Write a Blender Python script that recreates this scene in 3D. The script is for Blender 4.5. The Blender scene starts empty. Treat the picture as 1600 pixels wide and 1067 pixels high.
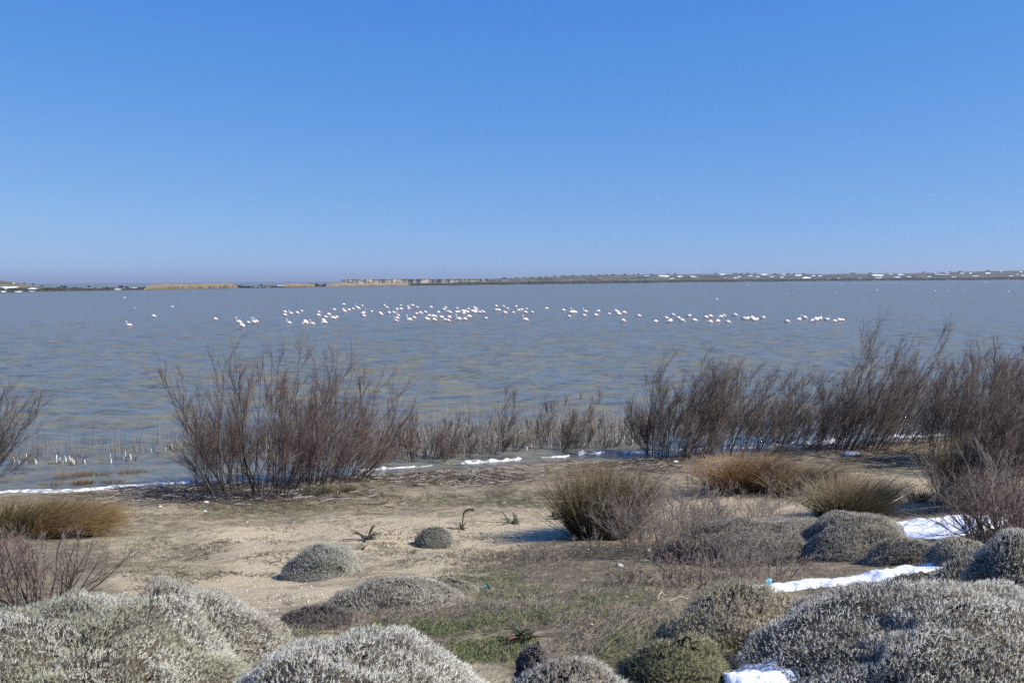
import bpy, math
import numpy as np
from mathutils import Vector, Matrix

# ------------------------------------------------------------------ camera, sky, sun, exposure
W, H, F = 1600.0, 1067.0, 1555.0            # photograph's pixel frame and focal length in its pixels
ZC = 4.0                                    # eye height above the lake
PITCH = math.atan(96.3 / F)
ROLL = math.radians(0.344)
scene = bpy.context.scene
COL = scene.collection
_f = np.array([0, math.cos(PITCH), -math.sin(PITCH)])
_u0 = np.array([0, math.sin(PITCH), math.cos(PITCH)])
_r0 = np.array([1.0, 0, 0])
_r = _r0 * math.cos(ROLL) - _u0 * math.sin(ROLL)
_u = _u0 * math.cos(ROLL) + _r0 * math.sin(ROLL)
cam_d = bpy.data.cameras.new('camera'); cam = bpy.data.objects.new('camera', cam_d); COL.objects.link(cam)
cam_d.sensor_width = 36; cam_d.lens = 36 * F / W
cam_d.clip_start = 0.1; cam_d.clip_end = 60000
M = Matrix((( _r[0], _u[0], -_f[0], 0), (_r[1], _u[1], -_f[1], 0), (_r[2], _u[2], -_f[2], ZC), (0, 0, 0, 1)))
cam.matrix_world = M
scene.camera = cam

SKY_G, SKY_A, SKY_B, SKY_S, SKY_T = (2.05, 1.1, 0.36), 0.9, 0.16, 0.1, (0.41, 0.87, 3.25)
SUN_EL, SUN_AZ = math.radians(43), math.radians(114)      # azimuth clockwise from the view direction
world = bpy.data.worlds.new('World'); scene.world = world; world.use_nodes = True
wn = world.node_tree.nodes; wl = world.node_tree.links
bg = wn['Background']
sky = wn.new('ShaderNodeTexSky'); sky.sky_type = 'NISHITA'; sky.sun_disc = False
sky.sun_elevation = SUN_EL; sky.sun_rotation = SUN_AZ
sky.altitude = 0; sky.air_density = 1.0; sky.dust_density = 0.0; sky.ozone_density = 4.0
wtc = wn.new('ShaderNodeTexCoord'); wma = wn.new('ShaderNodeVectorMath'); wma.operation = 'MULTIPLY_ADD'
wma.inputs[1].default_value = (1, 1, SKY_A); wma.inputs[2].default_value = (0, 0, SKY_B)      # clear winter air: no yellow rim at the horizon
wl.new(wtc.outputs['Generated'], wma.inputs[0]); wl.new(wma.outputs[0], sky.inputs['Vector'])
wse = wn.new('ShaderNodeSeparateColor'); wco = wn.new('ShaderNodeCombineColor'); wl.new(sky.outputs[0], wse.inputs[0])
for k in range(3):                                               # the deep, even blue of dry winter air
    wp = wn.new('ShaderNodeMath'); wp.operation = 'POWER'; wl.new(wse.outputs[k], wp.inputs[0]); wp.inputs[1].default_value = SKY_G[k]
    wm = wn.new('ShaderNodeMath'); wm.operation = 'MULTIPLY'; wl.new(wp.outputs[0], wm.inputs[0]); wm.inputs[1].default_value = SKY_T[k]; wl.new(wm.outputs[0], wco.inputs[k])
wl.new(wco.outputs[0], bg.inputs[0]); bg.inputs[1].default_value = SKY_S
sun_d = bpy.data.lights.new('sun', 'SUN'); sun_d.energy = 4.8; sun_d.angle = math.radians(0.5)
sun_d.color = (1.0, 0.955, 0.88)
sun = bpy.data.objects.new('sun', sun_d); COL.objects.link(sun)
sdir = Vector((math.sin(SUN_AZ) * math.cos(SUN_EL), math.cos(SUN_AZ) * math.cos(SUN_EL), math.sin(SUN_EL)))
sun.rotation_euler = sdir.to_track_quat('Z', 'Y').to_euler(); sun.location = (20, 5, 30)
vs = scene.view_settings
vs.view_transform = 'Standard'; vs.look = 'None'; vs.exposure = 0.48; vs.gamma = 1.0; vs.use_curve_mapping = False
scene.render.engine = 'CYCLES'
scene.cycles.use_denoising = False
scene.cycles.max_bounces = 5; scene.cycles.diffuse_bounces = 2; scene.cycles.glossy_bounces = 3

# ------------------------------------------------------------------ pixel geometry
def ray(px, py):
    d = _f + _r * ((px - W / 2) / F) + _u * ((H / 2 - py) / F)
    return d / np.linalg.norm(d)
def at_z(px, py, z=0.0):
    d = ray(px, py); return np.array([0, 0, ZC]) + d * ((z - ZC) / d[2])
def at_Y(px, py, Y):
    d = ray(px, py); return np.array([0, 0, ZC]) + d * (Y / d[1])
def project(P):
    P = np.asarray(P, float) - np.array([0, 0, ZC])
    z = np.maximum(P @ _f, 1e-3)
    return W / 2 + F * (P @ _r) / z, H / 2 - F * (P @ _u) / z
def sstep(a, b, x):
    t = np.clip((np.asarray(x, float) - a) / (b - a), 0, 1); return t * t * (3 - 2 * t)

# value noise in numpy
_rs = np.random.RandomState(7); _perm = _rs.permutation(512); _perm = np.concatenate([_perm, _perm, _perm]); _val = _rs.rand(512)
def vnoise(x, y, f=1.0, seed=0):
    x = np.asarray(x, float) * f + seed * 17.3; y = np.asarray(y, float) * f + seed * 5.7
    xi = np.floor(x).astype(int); yi = np.floor(y).astype(int); fx = x - xi; fy = y - yi
    fx = fx * fx * (3 - 2 * fx); fy = fy * fy * (3 - 2 * fy)
    h = lambda a, b: _val[_perm[(_perm[a & 511] + (b & 511))] & 511]
    return (h(xi, yi) * (1 - fx) + h(xi + 1, yi) * fx) * (1 - fy) + (h(xi, yi + 1) * (1 - fx) + h(xi + 1, yi + 1) * fx) * fy
def fbm(x, y, f=1.0, o=4, seed=0):
    s = 0; a = 0.5
    for k in range(o): s = s + a * vnoise(x, y, f * 2 ** k, seed + k); a *= 0.5
    return s / (1 - 0.5 ** o)

# ------------------------------------------------------------------ near ground height
_S = np.array([-60, -12, -6, -2, 0, 2, 6, 10, 12, 15, 17.5, 20, 25, 40, 400.])
_HH = np.array([-2.0, -0.8, -0.45, -0.14, 0.0, 0.13, 0.45, 0.95, 1.22, 1.70, 2.20, 2.45, 2.6, 3.0, 6.0])
def shore_Y(X): return 21.6 + 0.31 * np.clip(X, -45, 45) + 0.35 * (fbm(X, 0 * X, 0.22, 3, 3) - 0.5) * 2
def ground_z(X, Y):
    X = np.asarray(X, float); Y = np.asarray(Y, float)
    s = shore_Y(X) - Y
    z = np.interp(s, _S, _HH)
    land = sstep(-1, 4, s)
    z = z + land * (0.34 * (fbm(X, Y, 0.32, 2, 11) - 0.5) + 0.10 * (fbm(X, Y, 1.1, 3, 21) - 0.5))
    z = z + land * 0.022 * (fbm(X, Y, 5.0, 3, 31) - 0.5)
    z = z + 0.25 * sstep(3, 7, X) * sstep(8, 14, s)                 # the right side stands a little higher
    return z
def at_ground(px, py):
    d = ray(px, py); t = np.linspace(2.0, 60, 1500)
    P = np.array([0, 0, ZC]) + t[:, None] * d
    below = P[:, 2] < np.maximum(ground_z(P[:, 0], P[:, 1]), 0.0)
    i = int(np.argmax(below)) if below.any() else len(t) - 1
    p = P[i].copy(); p[2] = float(max(ground_z(p[0], p[1]), 0.0)); return p

# ------------------------------------------------------------------ mesh + object helpers
def mesh(name, V, polys, tint=None, attrs=None, smooth=False):
    V = np.ascontiguousarray(V, dtype=np.float32)
    polys = [np.asarray(p, dtype=np.int32) for p in polys if len(p)]
    me = bpy.data.meshes.new(name)
    me.vertices.add(len(V)); me.vertices.foreach_set('co', V.ravel())
    loops = np.concatenate([p.ravel() for p in polys])
    tot = np.concatenate([np.full(len(p), p.shape[1], np.int32) for p in polys])
    start = np.concatenate([[0], np.cumsum(tot)[:-1]]).astype(np.int32)
    me.loops.add(len(loops)); me.loops.foreach_set('vertex_index', loops)
    me.polygons.add(len(tot)); me.polygons.foreach_set('loop_start', start)
    if smooth: me.polygons.foreach_set('use_smooth', np.ones(len(tot), dtype=bool))
    me.update(calc_edges=True)
    if tint is not None:
        a = me.attributes.new('tint', 'FLOAT_COLOR', 'POINT')
        c = np.ones((len(V), 4), np.float32); c[:, :3] = tint
        a.data.foreach_set('color', c.ravel())
    for k, v in (attrs or {}).items():
        a = me.attributes.new(k, 'FLOAT', 'POINT'); a.data.foreach_set('value', np.asarray(v, np.float32))
    return me
def link(name, me, mat=None, parent=None, loc=None, kind=None):
    o = bpy.data.objects.new(name, me); COL.objects.link(o)
    if mat is not None and me is not None and not me.materials: me.materials.append(mat)
    if parent is not None: o.parent = parent
    if loc is not None: o.location = loc
    if kind: o['kind'] = kind
    return o
def thing(name, label, cat, loc=(0, 0, 0), group=None):
    o = bpy.data.objects.new(name, None); COL.objects.link(o); o.location = loc; o.empty_display_size = 0.2
    return tag(o, label, cat, group)
def tag(o, label, cat, group=None):
    o['label'] = label; o['category'] = cat
    if group: o['group'] = group
    return o
class MB:
    """collects vertices, faces and a colour for each vertex"""
    def __init__(s): s.V = []; s.q = []; s.t = []; s.c = []; s.n = 0
    def add(s, V, quads=None, tris=None, col=(1, 1, 1)):
        V = np.asarray(V, float).reshape(-1, 3)
        s.V.append(V); c = np.empty((len(V), 3)); c[:] = col; s.c.append(c)
        if quads is not None and len(quads): s.q.append(np.asarray(quads).reshape(-1, 4) + s.n)
        if tris is not None and len(tris): s.t.append(np.asarray(tris).reshape(-1, 3) + s.n)
        s.n += len(V)
    def mesh(s, name, smooth=False):
        P = []
        if s.q: P.append(np.concatenate(s.q))
        if s.t: P.append(np.concatenate(s.t))
        return mesh(name, np.concatenate(s.V), P, np.concatenate(s.c), smooth=smooth)
def unit(v): return v / np.maximum(np.linalg.norm(v, axis=-1, keepdims=True), 1e-9)
def tubes(mb, P, R, col, sides=3):
    """P (N,K,3) polylines, R (N,K) radii; col (3,), (N,3) or (N,K,3)"""
    N, K, _ = P.shape
    if N == 0: return
    T = np.empty_like(P); T[:, 1:-1] = P[:, 2:] - P[:, :-2]; T[:, 0] = P[:, 1] - P[:, 0]; T[:, -1] = P[:, -1] - P[:, -2]
    T = unit(T)
    ref = np.where(np.abs(T[:, :1, 2:3]) > 0.8, np.array([1.0, 0.2, 0]), np.array([0, 0, 1.0])) * np.ones((N, K, 1))
    A = unit(np.cross(T, ref)); B = np.cross(T, A)
    ang = np.arange(sides) * 2 * math.pi / sides
    V = P[:, :, None] + R[:, :, None, None] * (np.cos(ang)[:, None] * A[:, :, None] + np.sin(ang)[:, None] * B[:, :, None])
    idx = np.arange(N * K * sides).reshape(N, K, sides)
    a = idx[:, :-1]; b = idx[:, 1:]
    q = np.stack([a, np.roll(a, -1, 2), np.roll(b, -1, 2), b], -1).reshape(-1, 4)
    col = np.asarray(col, float)
    if col.ndim == 2: col = col[:, None, None, :]
    elif col.ndim == 3: col = col[:, :, None, :]
    mb.add(V, quads=q, col=np.broadcast_to(col, (N, K, sides, 3)).reshape(-1, 3))
def spikes(mb, A, B, R, ca, cb, rs):
    """thin three-sided pyramids from A to B"""
    N = len(A); T = unit(B - A); ref = unit(rs.normal(size=(N, 3))); U = unit(np.cross(T, ref)); Wv = np.cross(T, U)
    R = np.broadcast_to(np.asarray(R, float), (N,))[:, None]
    V = np.stack([A + R * U, A + R * (-0.5 * U + 0.87 * Wv), A + R * (-0.5 * U - 0.87 * Wv), B], 1)
    i = (np.arange(N) * 4)[:, None]
    t = np.concatenate([i + np.array([[0, 1, 3]]), i + np.array([[1, 2, 3]]), i + np.array([[2, 0, 3]])])
    c = np.empty((N, 4, 3)); c[:, :3] = np.asarray(ca).reshape(-1, 1, 3); c[:, 3] = cb
    mb.add(V, tris=t, col=c.reshape(-1, 3))
def grid_faces(nr, nc, wrap=False):
    i = np.arange(nr * nc).reshape(nr, nc)
    a = i[:-1]; b = i[1:]
    if wrap: return np.stack([a, np.roll(a, -1, 1), np.roll(b, -1, 1), b], -1).reshape(-1, 4)
    return np.stack([a[:, :-1], a[:, 1:], b[:, 1:], b[:, :-1]], -1).reshape(-1, 4)
def ordinal(n):
    return '%d%s' % (n, 'th' if 10 <= n % 100 <= 20 else {1: 'st', 2: 'nd', 3: 'rd'}.get(n % 10, 'th'))

# ------------------------------------------------------------------ materials
def mat_new(name):
    m = bpy.data.materials.new(name); m.use_nodes = True
    return m, m.node_tree.nodes, m.node_tree.links, m.node_tree.nodes['Principled BSDF']
def tint_mat(name, rough=0.8, spec=0.2, noise=0.0, nscale=40, trans=0.0):
    m, n, l, b = mat_new(name)
    a = n.new('ShaderNodeAttribute'); a.attribute_name = 'tint'
    src = a.outputs['Color']
    if noise:
        nt = n.new('ShaderNodeTexNoise'); nt.inputs['Scale'].default_value = nscale; nt.inputs['Detail'].default_value = 4
        mr = n.new('ShaderNodeMapRange'); mr.inputs[1].default_value = 0.3; mr.inputs[2].default_value = 0.7
        mr.inputs[3].default_value = 1 - noise; mr.inputs[4].default_value = 1 + noise
        tc = n.new('ShaderNodeTexCoord'); l.new(tc.outputs['Object'], nt.inputs['Vector']); l.new(nt.outputs[0], mr.inputs[0])
        vm = n.new('ShaderNodeVectorMath'); vm.operation = 'SCALE'; l.new(src, vm.inputs[0]); l.new(mr.outputs[0], vm.inputs['Scale'])
        src = vm.outputs[0]
    l.new(src, b.inputs['Base Color'])
    b.inputs['Roughness'].default_value = rough; b.inputs['Specular IOR Level'].default_value = spec
    return m
M_TWIG = tint_mat('bark', 0.75, 0.25)
M_LEAF = tint_mat('leaf', 0.6, 0.3)
M_BLADE = tint_mat('dry_blade', 0.55, 0.35)
M_CORE = tint_mat('woody_core', 0.95, 0.05, 0.6, 70)
_n = M_CORE.node_tree.nodes; _l = M_CORE.node_tree.links; _b = _n.new('ShaderNodeBump'); _b.inputs['Strength'].default_value = 1.0; _b.inputs['Distance'].default_value = 0.03
_t = _n.new('ShaderNodeTexNoise'); _t.inputs['Scale'].default_value = 55; _t.inputs['Detail'].default_value = 4; _c = _n.new('ShaderNodeTexCoord')
_l.new(_c.outputs['Object'], _t.inputs['Vector']); _l.new(_t.outputs[0], _b.inputs['Height']); _l.new(_b.outputs[0], _n['Principled BSDF'].inputs['Normal'])
M_FEATHER = tint_mat('feather', 0.8, 0.15)
M_ROCK = tint_mat('weathered_rock', 0.9, 0.1, 0.25, 0.15)
M_MISC = tint_mat('litter', 0.7, 0.3, 0.15, 90)
def snow_mat():
    m, n, l, b = mat_new('snow')
    b.inputs['Base Color'].default_value = (0.86, 0.88, 0.90, 1); b.inputs['Roughness'].default_value = 0.6
    b.inputs['Specular IOR Level'].default_value = 0.25
    tc = n.new('ShaderNodeTexCoord')
    nt = n.new('ShaderNodeTexNoise'); nt.inputs['Scale'].default_value = 14; nt.inputs['Detail'].default_value = 6
    l.new(tc.outputs['Object'], nt.inputs['Vector'])
    bp = n.new('ShaderNodeBump'); bp.inputs['Strength'].default_value = 0.5; bp.inputs['Distance'].default_value = 0.04
    l.new(nt.outputs[0], bp.inputs['Height']); l.new(bp.outputs[0], b.inputs['Normal'])
    return m
M_SNOW = snow_mat()
def ice_mat():
    m, n, l, b = mat_new('dirty_ice')
    tc = n.new('ShaderNodeTexCoord')
    nt = n.new('ShaderNodeTexNoise'); nt.inputs['Scale'].default_value = 9; nt.inputs['Detail'].default_value = 6
    l.new(tc.outputs['Object'], nt.inputs['Vector'])
    cr = n.new('ShaderNodeValToRGB'); cr.color_ramp.elements[0].position = 0.42; cr.color_ramp.elements[1].position = 0.60
    cr.color_ramp.elements[0].color = (0.34, 0.31, 0.26, 1); cr.color_ramp.elements[1].color = (0.80, 0.80, 0.78, 1)
    l.new(nt.outputs[0], cr.inputs[0]); l.new(cr.outputs[0], b.inputs['Base Color'])
    b.inputs['Roughness'].default_value = 0.5
    bp = n.new('ShaderNodeBump'); bp.inputs['Strength'].default_value = 0.7; bp.inputs['Distance'].default_value = 0.05
    l.new(nt.outputs[0], bp.inputs['Height']); l.new(bp.outputs[0], b.inputs['Normal'])
    return m
M_ICE = ice_mat()

# ------------------------------------------------------------------ the bank: one ground sheet
def build_ground():
    ys = np.concatenate([[-300, -120, -50, -20, -8, -3], np.geomspace(2.0, 30.0, 320) - 0.0, [33, 37, 42, 50, 64]])
    u = np.linspace(-1, 1, 280)
    ex = np.array([1.6, 3.0, 7.0, 18.0]); uu = np.concatenate([-ex[::-1], u, ex])
    hw = 3.0 + 0.66 * np.clip(ys, 0, 40)
    X = uu[None, :] * hw[:, None]; Y = np.repeat(ys[:, None], len(uu), 1)
    Z = ground_z(X, Y)
    V = np.stack([X, Y, Z], -1).reshape(-1, 3)
    px, py = project(V); front = (V[:, 1] > 1.0)
    x, y = V[:, 0], V[:, 1]; s = shore_Y(x) - y
    n1 = fbm(x, y, 0.9, 4, 41); n2 = fbm(x, y, 2.6, 4, 51); n3 = fbm(x, y, 7.0, 3, 61)
    def blob(cx, cy, rx, ry):
        e = ((px - cx) / rx) ** 2 + ((py - cy) / ry) ** 2
        return np.where(front, sstep(1.35, 0.55, e + 1.3 * (n2 - 0.5)), 0)
    wet = sstep(0.9, 0.1, s + 0.6 * (n2 - 0.5))
    litter = sstep(0.3, 0.9, s) * sstep(4.6, 2.6, s + 2.2 * (n1 - 0.5))
    litter = np.maximum(litter, 0.9 * np.maximum.reduce([blob(1050, 870, 190, 70), blob(860, 880, 110, 30), blob(620, 965, 110, 40),
              blob(950, 960, 130, 45), blob(1250, 760, 130, 25), blob(1300, 900, 300, 90), blob(60, 900, 130, 70), blob(1540, 850, 120, 120)]))
    green = np.maximum.reduce([blob(860, 935, 170, 80), blob(560, 985, 130, 28), blob(900, 1010, 190, 60), blob(430, 785, 150, 16) * .8,
              blob(830, 778, 140, 14) * .7, blob(700, 1000, 120, 40), blob(1350, 725, 130, 14) * .6, blob(240, 870, 130, 40) * .55, blob(1200, 1040, 90, 40)])
    band = sstep(2.8, 4.2, s) * sstep(7.2, 5.0, s + 2.6 * (n1 - 0.5))
    green = np.clip(green + 0.55 * band * sstep(0.45, 0.62, n2), 0, 1)
    crust = sstep(0.50, 0.62, n1) * sstep(4, 6, s) * 0.75
    me = mesh('ground', V, [grid_faces(len(ys), len(uu))], attrs=dict(wet=wet, litter=litter, green=green, crust=crust, band=band), smooth=True)
    m, n, l, b = mat_new('sandy_ground')
    tc = n.new('ShaderNodeTexCoord')
    def noise(scale, det=5, rough=0.6):
        t = n.new('ShaderNodeTexNoise'); t.inputs['Scale'].default_value = scale; t.inputs['Detail'].default_value = det
        t.inputs['Roughness'].default_value = rough; l.new(tc.outputs['Object'], t.inputs['Vector']); return t.outputs[0]
    def ramp(src, p0, p1, c0, c1):
        r = n.new('ShaderNodeValToRGB'); e = r.color_ramp.elements; e[0].position = p0; e[1].position = p1
        e[0].color = (*c0, 1); e[1].color = (*c1, 1); l.new(src, r.inputs[0]); return r.outputs[0]
    def attr(k):
        a = n.new('ShaderNodeAttribute'); a.attribute_name = k; return a.outputs['Fac']
    def mix(f, a, c, mode='MIX'):
        x_ = n.new('ShaderNodeMix'); x_.data_type = 'RGBA'; x_.blend_type = mode
        if isinstance(f, float): x_.inputs[0].default_value = f
        else: l.new(f, x_.inputs[0])
        l.new(a, x_.inputs[6]); l.new(c, x_.inputs[7]); return x_.outputs[2]
    def mul(a, c):
        x_ = n.new('ShaderNodeMath'); x_.operation = 'MULTIPLY'; l.new(a, x_.inputs[0])
        if isinstance(c, float): x_.inputs[1].default_value = c
        else: l.new(c, x_.inputs[1])
        return x_.outputs[0]
    fine = noise(28, 6, 0.7); mid = noise(6, 6, 0.65); big = noise(1.3, 4); grain = noise(160, 3, 0.7)
    sand = mix(0.5, ramp(big, .35, .65, (0.50, 0.40, 0.25), (0.62, 0.505, 0.32)), ramp(fine, .3, .7, (0.38, 0.305, 0.19), (0.70, 0.58, 0.38)))
    specks = ramp(fine, .56, .64, (0, 0, 0), (1, 1, 1))
    sand = mix(mul(specks, 0.45), sand, ramp(grain, .3, .7, (0.13, 0.105, 0.07), (0.24, 0.195, 0.13)))
    lit = ramp(fine, .36, .66, (0.065, 0.053, 0.036), (0.25, 0.205, 0.14))
    litr = ramp(mid, .4, .62, (0.10, 0.085, 0.058), (0.22, 0.165, 0.105))
    lit = mix(0.45, lit, litr)
    grn = ramp(fine, .36, .66, (0.050, 0.052, 0.022), (0.165, 0.150, 0.075))
    crs = ramp(fine, .38, .62, (0.115, 0.100, 0.060), (0.29, 0.235, 0.155))
    c = mix(mul(attr('crust'), ramp(mid, .42, .6, (0, 0, 0), (1, 1, 1))), sand, crs)
    c = mix(mul(attr('band'), ramp(mid, .35, .6, (0.1, 0.1, 0.1), (.85, .85, .85))), c, lit)
    c = mix(mul(attr('green'), ramp(mid, .34, .58, (0.15, 0.15, 0.15), (1, 1, 1))), c, grn)
    c = mix(mul(attr('litter'), ramp(mid, .30, .56, (0.35, 0.35, 0.35), (1, 1, 1))), c, lit)
    mud = ramp(mid, .3, .7, (0.12, 0.105, 0.085), (0.20, 0.175, 0.14))
    c = mix(attr('wet'), c, mud)
    l.new(c, b.inputs['Base Color'])
    b.inputs['Specular IOR Level'].default_value = 0.15
    rr = n.new('ShaderNodeMapRange'); l.new(attr('wet'), rr.inputs[0]); rr.inputs[3].default_value = 0.95; rr.inputs[4].default_value = 0.45
    l.new(rr.outputs[0], b.inputs['Roughness'])
    b1 = n.new('ShaderNodeBump'); b1.inputs['Strength'].default_value = 0.9; b1.inputs['Distance'].default_value = 0.05; l.new(mid, b1.inputs['Height'])
    b2 = n.new('ShaderNodeBump'); b2.inputs['Strength'].default_value = 0.9; b2.inputs['Distance'].default_value = 0.035; l.new(fine, b2.inputs['Height']); l.new(b1.outputs[0], b2.inputs['Normal'])
    l.new(b2.outputs[0], b.inputs['Normal'])
    link('ground', me, m, kind='structure')
build_ground()

# ------------------------------------------------------------------ the lake (and the sea beyond), one sheet
ROUGH = 0.28
WAT = (1.9, 1.5)
def build_water():
    rs = np.random.RandomState(3)
    r = [13.0]
    while r[-1] < 190: r.append(r[-1] * 1.0062)
    while r[-1] < 22000: r.append(r[-1] * 1.09)
    r = np.array(r)
    a = np.concatenate([np.radians([-88, -75, -62, -50, -42, -37]), np.radians(np.linspace(-33, 33, 300)), np.radians([37, 42, 50, 62, 75, 88])])
    R, A = np.meshgrid(r, a, indexing='ij')
    X = R * np.sin(A); Y = R * np.cos(A); Z = np.zeros_like(X)
    dth = np.radians(66) / 300
    sp = np.maximum(R * 0.0062, R * dth)
    for k in range(64):
        lam = 0.34 * (2.6 / 0.34) ** rs.rand()
        th = math.radians(rs.normal(-78, 30))                     # travelling towards the bank, a little to the right
        kx, ky = math.cos(th) * 2 * math.pi / lam, math.sin(th) * 2 * math.pi / lam
        amp = 0.0062 * lam ** 0.7 * (0.6 + 0.8 * rs.rand())
        ph = kx * X + ky * Y + rs.rand() * 6.28
        Z += amp * sstep(2.2, 4.5, lam / sp) * np.sin(ph)
    gust = 0.55 + 0.9 * fbm(X, Y, 0.06, 3, 71)
    Z *= gust * sstep(200, 110, R) * (0.25 + 0.75 * sstep(0.0, 4.0, Y - shore_Y(X)))
    V = np.stack([X, Y, Z], -1).reshape(-1, 3)
    me = mesh('lake_water', V, [grid_faces(len(r), len(a))[:, ::-1]], smooth=True)
    m, n, l, b = mat_new('turbid_water')
    b.inputs['Base Color'].default_value = (0.147, 0.145, 0.107, 1)
    b.inputs['Roughness'].default_value = ROUGH; b.inputs['IOR'].default_value = 1.333
    tc = n.new('ShaderNodeTexCoord')
    mp = n.new('ShaderNodeMapping'); mp.inputs['Scale'].default_value = (0.5, 1.0, 1.0); mp.inputs['Rotation'].default_value = (0, 0, math.radians(9))
    l.new(tc.outputs['Object'], mp.inputs['Vector'])
    acc = None
    geo = n.new('ShaderNodeNewGeometry')
    for sc_, det, amt in ((1.5, 2.0, WAT[0]), (6.0, 2.0, WAT[1])):
        t = n.new('ShaderNodeTexNoise'); t.inputs['Scale'].default_value = sc_; t.inputs['Detail'].default_value = det; l.new(mp.outputs[0], t.inputs['Vector'])
        v = n.new('ShaderNodeVectorMath'); v.operation = 'MULTIPLY_ADD'; l.new(t.outputs['Color'], v.inputs[0])
        v.inputs[1].default_value = (amt * .6, amt, 0); v.inputs[2].default_value = (-amt * .3, -amt * .5, 0)
        a_ = n.new('ShaderNodeVectorMath'); a_.operation = 'ADD'; l.new(v.outputs[0], a_.inputs[0]); l.new(acc or geo.outputs['Normal'], a_.inputs[1]); acc = a_.outputs[0]
    nr = n.new('ShaderNodeVectorMath'); nr.operation = 'NORMALIZE'; l.new(acc, nr.inputs[0]); l.new(nr.outputs[0], b.inputs['Normal'])
    link('lake_water', me, m, kind='structure')
build_water()

# ------------------------------------------------------------------ far shore
BASE = np.array([(-500, 464), (-200, 462), (0, 457.5), (60, 456.5), (100, 455), (220, 453.4), (370, 450.6), (450, 449.5), (532, 448.3), (640, 447),
                 (780, 445.3), (1020, 442.3), (1200, 440.3), (1400, 438.7), (1600, 437.8), (1800, 437), (2100, 436)])
TOP = np.array([(-500, 425), (-200, 428), (0, 438), (35, 443), (60, 447), (80, 449.3), (110, 450), (220, 449), (370, 447.4), (450, 446.8), (532, 445),
                (640, 443.2), (700, 442.2), (740, 440.5), (770, 437), (800, 434.6), (830, 433.6), (860, 432.6), (900, 431), (940, 430), (1000, 429), (1100, 428.6),
                (1200, 428.2), (1300, 428.3), (1350, 427.6), (1420, 427), (1500, 425), (1560, 423.5), (1600, 423), (1800, 420), (2100, 418)])
BACK = np.array([(-500, 520), (0, 520), (60, 500), (120, 520), (370, 560), (532, 760), (700, 1000), (800, 1500), (1000, 1800), (1600, 2000), (2100, 2000)])
def hor(px): return 437.2 - 0.006 * (px - 800)
def far_point(px, py):
    """a point on the far shore's slope"""
    b = np.interp(px, BASE[:, 0], BASE[:, 1]); t_ = np.interp(px, TOP[:, 0], TOP[:, 1])
    d0 = ZC * F / (b - hor(px)); d1 = np.maximum(np.interp(px, BACK[:, 0], BACK[:, 1]), d0 + 40)
    t = np.clip((b - py) / (b - t_), 0, 1.0)
    return at_Y(px, py, d0 + (d1 - d0) * t ** 1.3)
def build_far():
    pxs = np.arange(-500, 2101, 4.0); ts = np.linspace(0, 1, 15); rows = []
    rs = np.random.RandomState(5)
    for k, t in enumerate(ts):
        row = []
        for px in pxs:
            b = np.interp(px, BASE[:, 0], BASE[:, 1]); t_ = np.interp(px, TOP[:, 0], TOP[:, 1])
            row.append(far_point(px, b + (t_ - b) * t))
        row = np.array(row)
        row[:, 2] += (0.5 * (fbm(row[:, 0], row[:, 1], 0.03, 3, 9) - 0.5) + 0.5 * (fbm(row[:, 0], row[:, 1], 0.15, 2, 19) - 0.5)) * min(1, k / 3) * (row[:, 1] / 900)
        rows.append(row)
    first = rows[0].copy(); first[:, :2] *= 0.985; first[:, 2] = -1.5
    rows[0][:, 2] = 0.25
    back1 = rows[-1].copy(); back1[:, :2] *= 1.15; back1[:, 2] = np.minimum(back1[:, 2] * 0.7, back1[:, 2])
    back2 = rows[-1].copy(); back2[:, :2] *= 1.6; back2[:, 2] = -3
    V = np.concatenate([first] + rows + [back1, back2])
    me = mesh('far_shore', V, [grid_faces(len(ts) + 3, len(pxs))[:, ::1]], smooth=True)
    m, n, l, b = mat_new('far_scrubland')
    tc = n.new('ShaderNodeTexCoord')
    mp = n.new('ShaderNodeMapping'); mp.inputs['Scale'].default_value = (1, 0.35, 1); l.new(tc.outputs['Object'], mp.inputs['Vector'])
    def nz(s, d=5):
        t = n.new('ShaderNodeTexNoise'); t.inputs['Scale'].default_value = s; t.inputs['Detail'].default_value = d; t.inputs['Roughness'].default_value = 0.65
        l.new(mp.outputs[0], t.inputs['Vector']); return t.outputs[0]
    r = n.new('ShaderNodeValToRGB'); e = r.color_ramp.elements
    e[0].position = 0.36; e[0].color = (0.030, 0.034, 0.022, 1); e[1].position = 0.64; e[1].color = (0.19, 0.155, 0.105, 1)
    e2 = e.new(0.48); e2.color = (0.080, 0.080, 0.045, 1); l.new(nz(0.035), r.inputs[0])
    r2 = n.new('ShaderNodeValToRGB'); e = r2.color_ramp.elements
    e[0].position = 0.655; e[0].color = (0, 0, 0, 1); e[1].position = 0.69; e[1].color = (1, 1, 1, 1); l.new(nz(0.075, 6), r2.inputs[0])
    mx = n.new('ShaderNodeMix'); mx.data_type = 'RGBA'; l.new(r2.outputs[0], mx.inputs[0]); l.new(r.outputs[0], mx.inputs[6]); mx.inputs[7].default_value = (0.8, 0.82, 0.84, 1)
    l.new(mx.outputs[2], b.inputs['Base Color']); b.inputs['Roughness'].default_value = 0.95; b.inputs['Specular IOR Level'].default_value = 0.05
    link('far_shore', me, m, kind='structure')
build_far()

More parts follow.
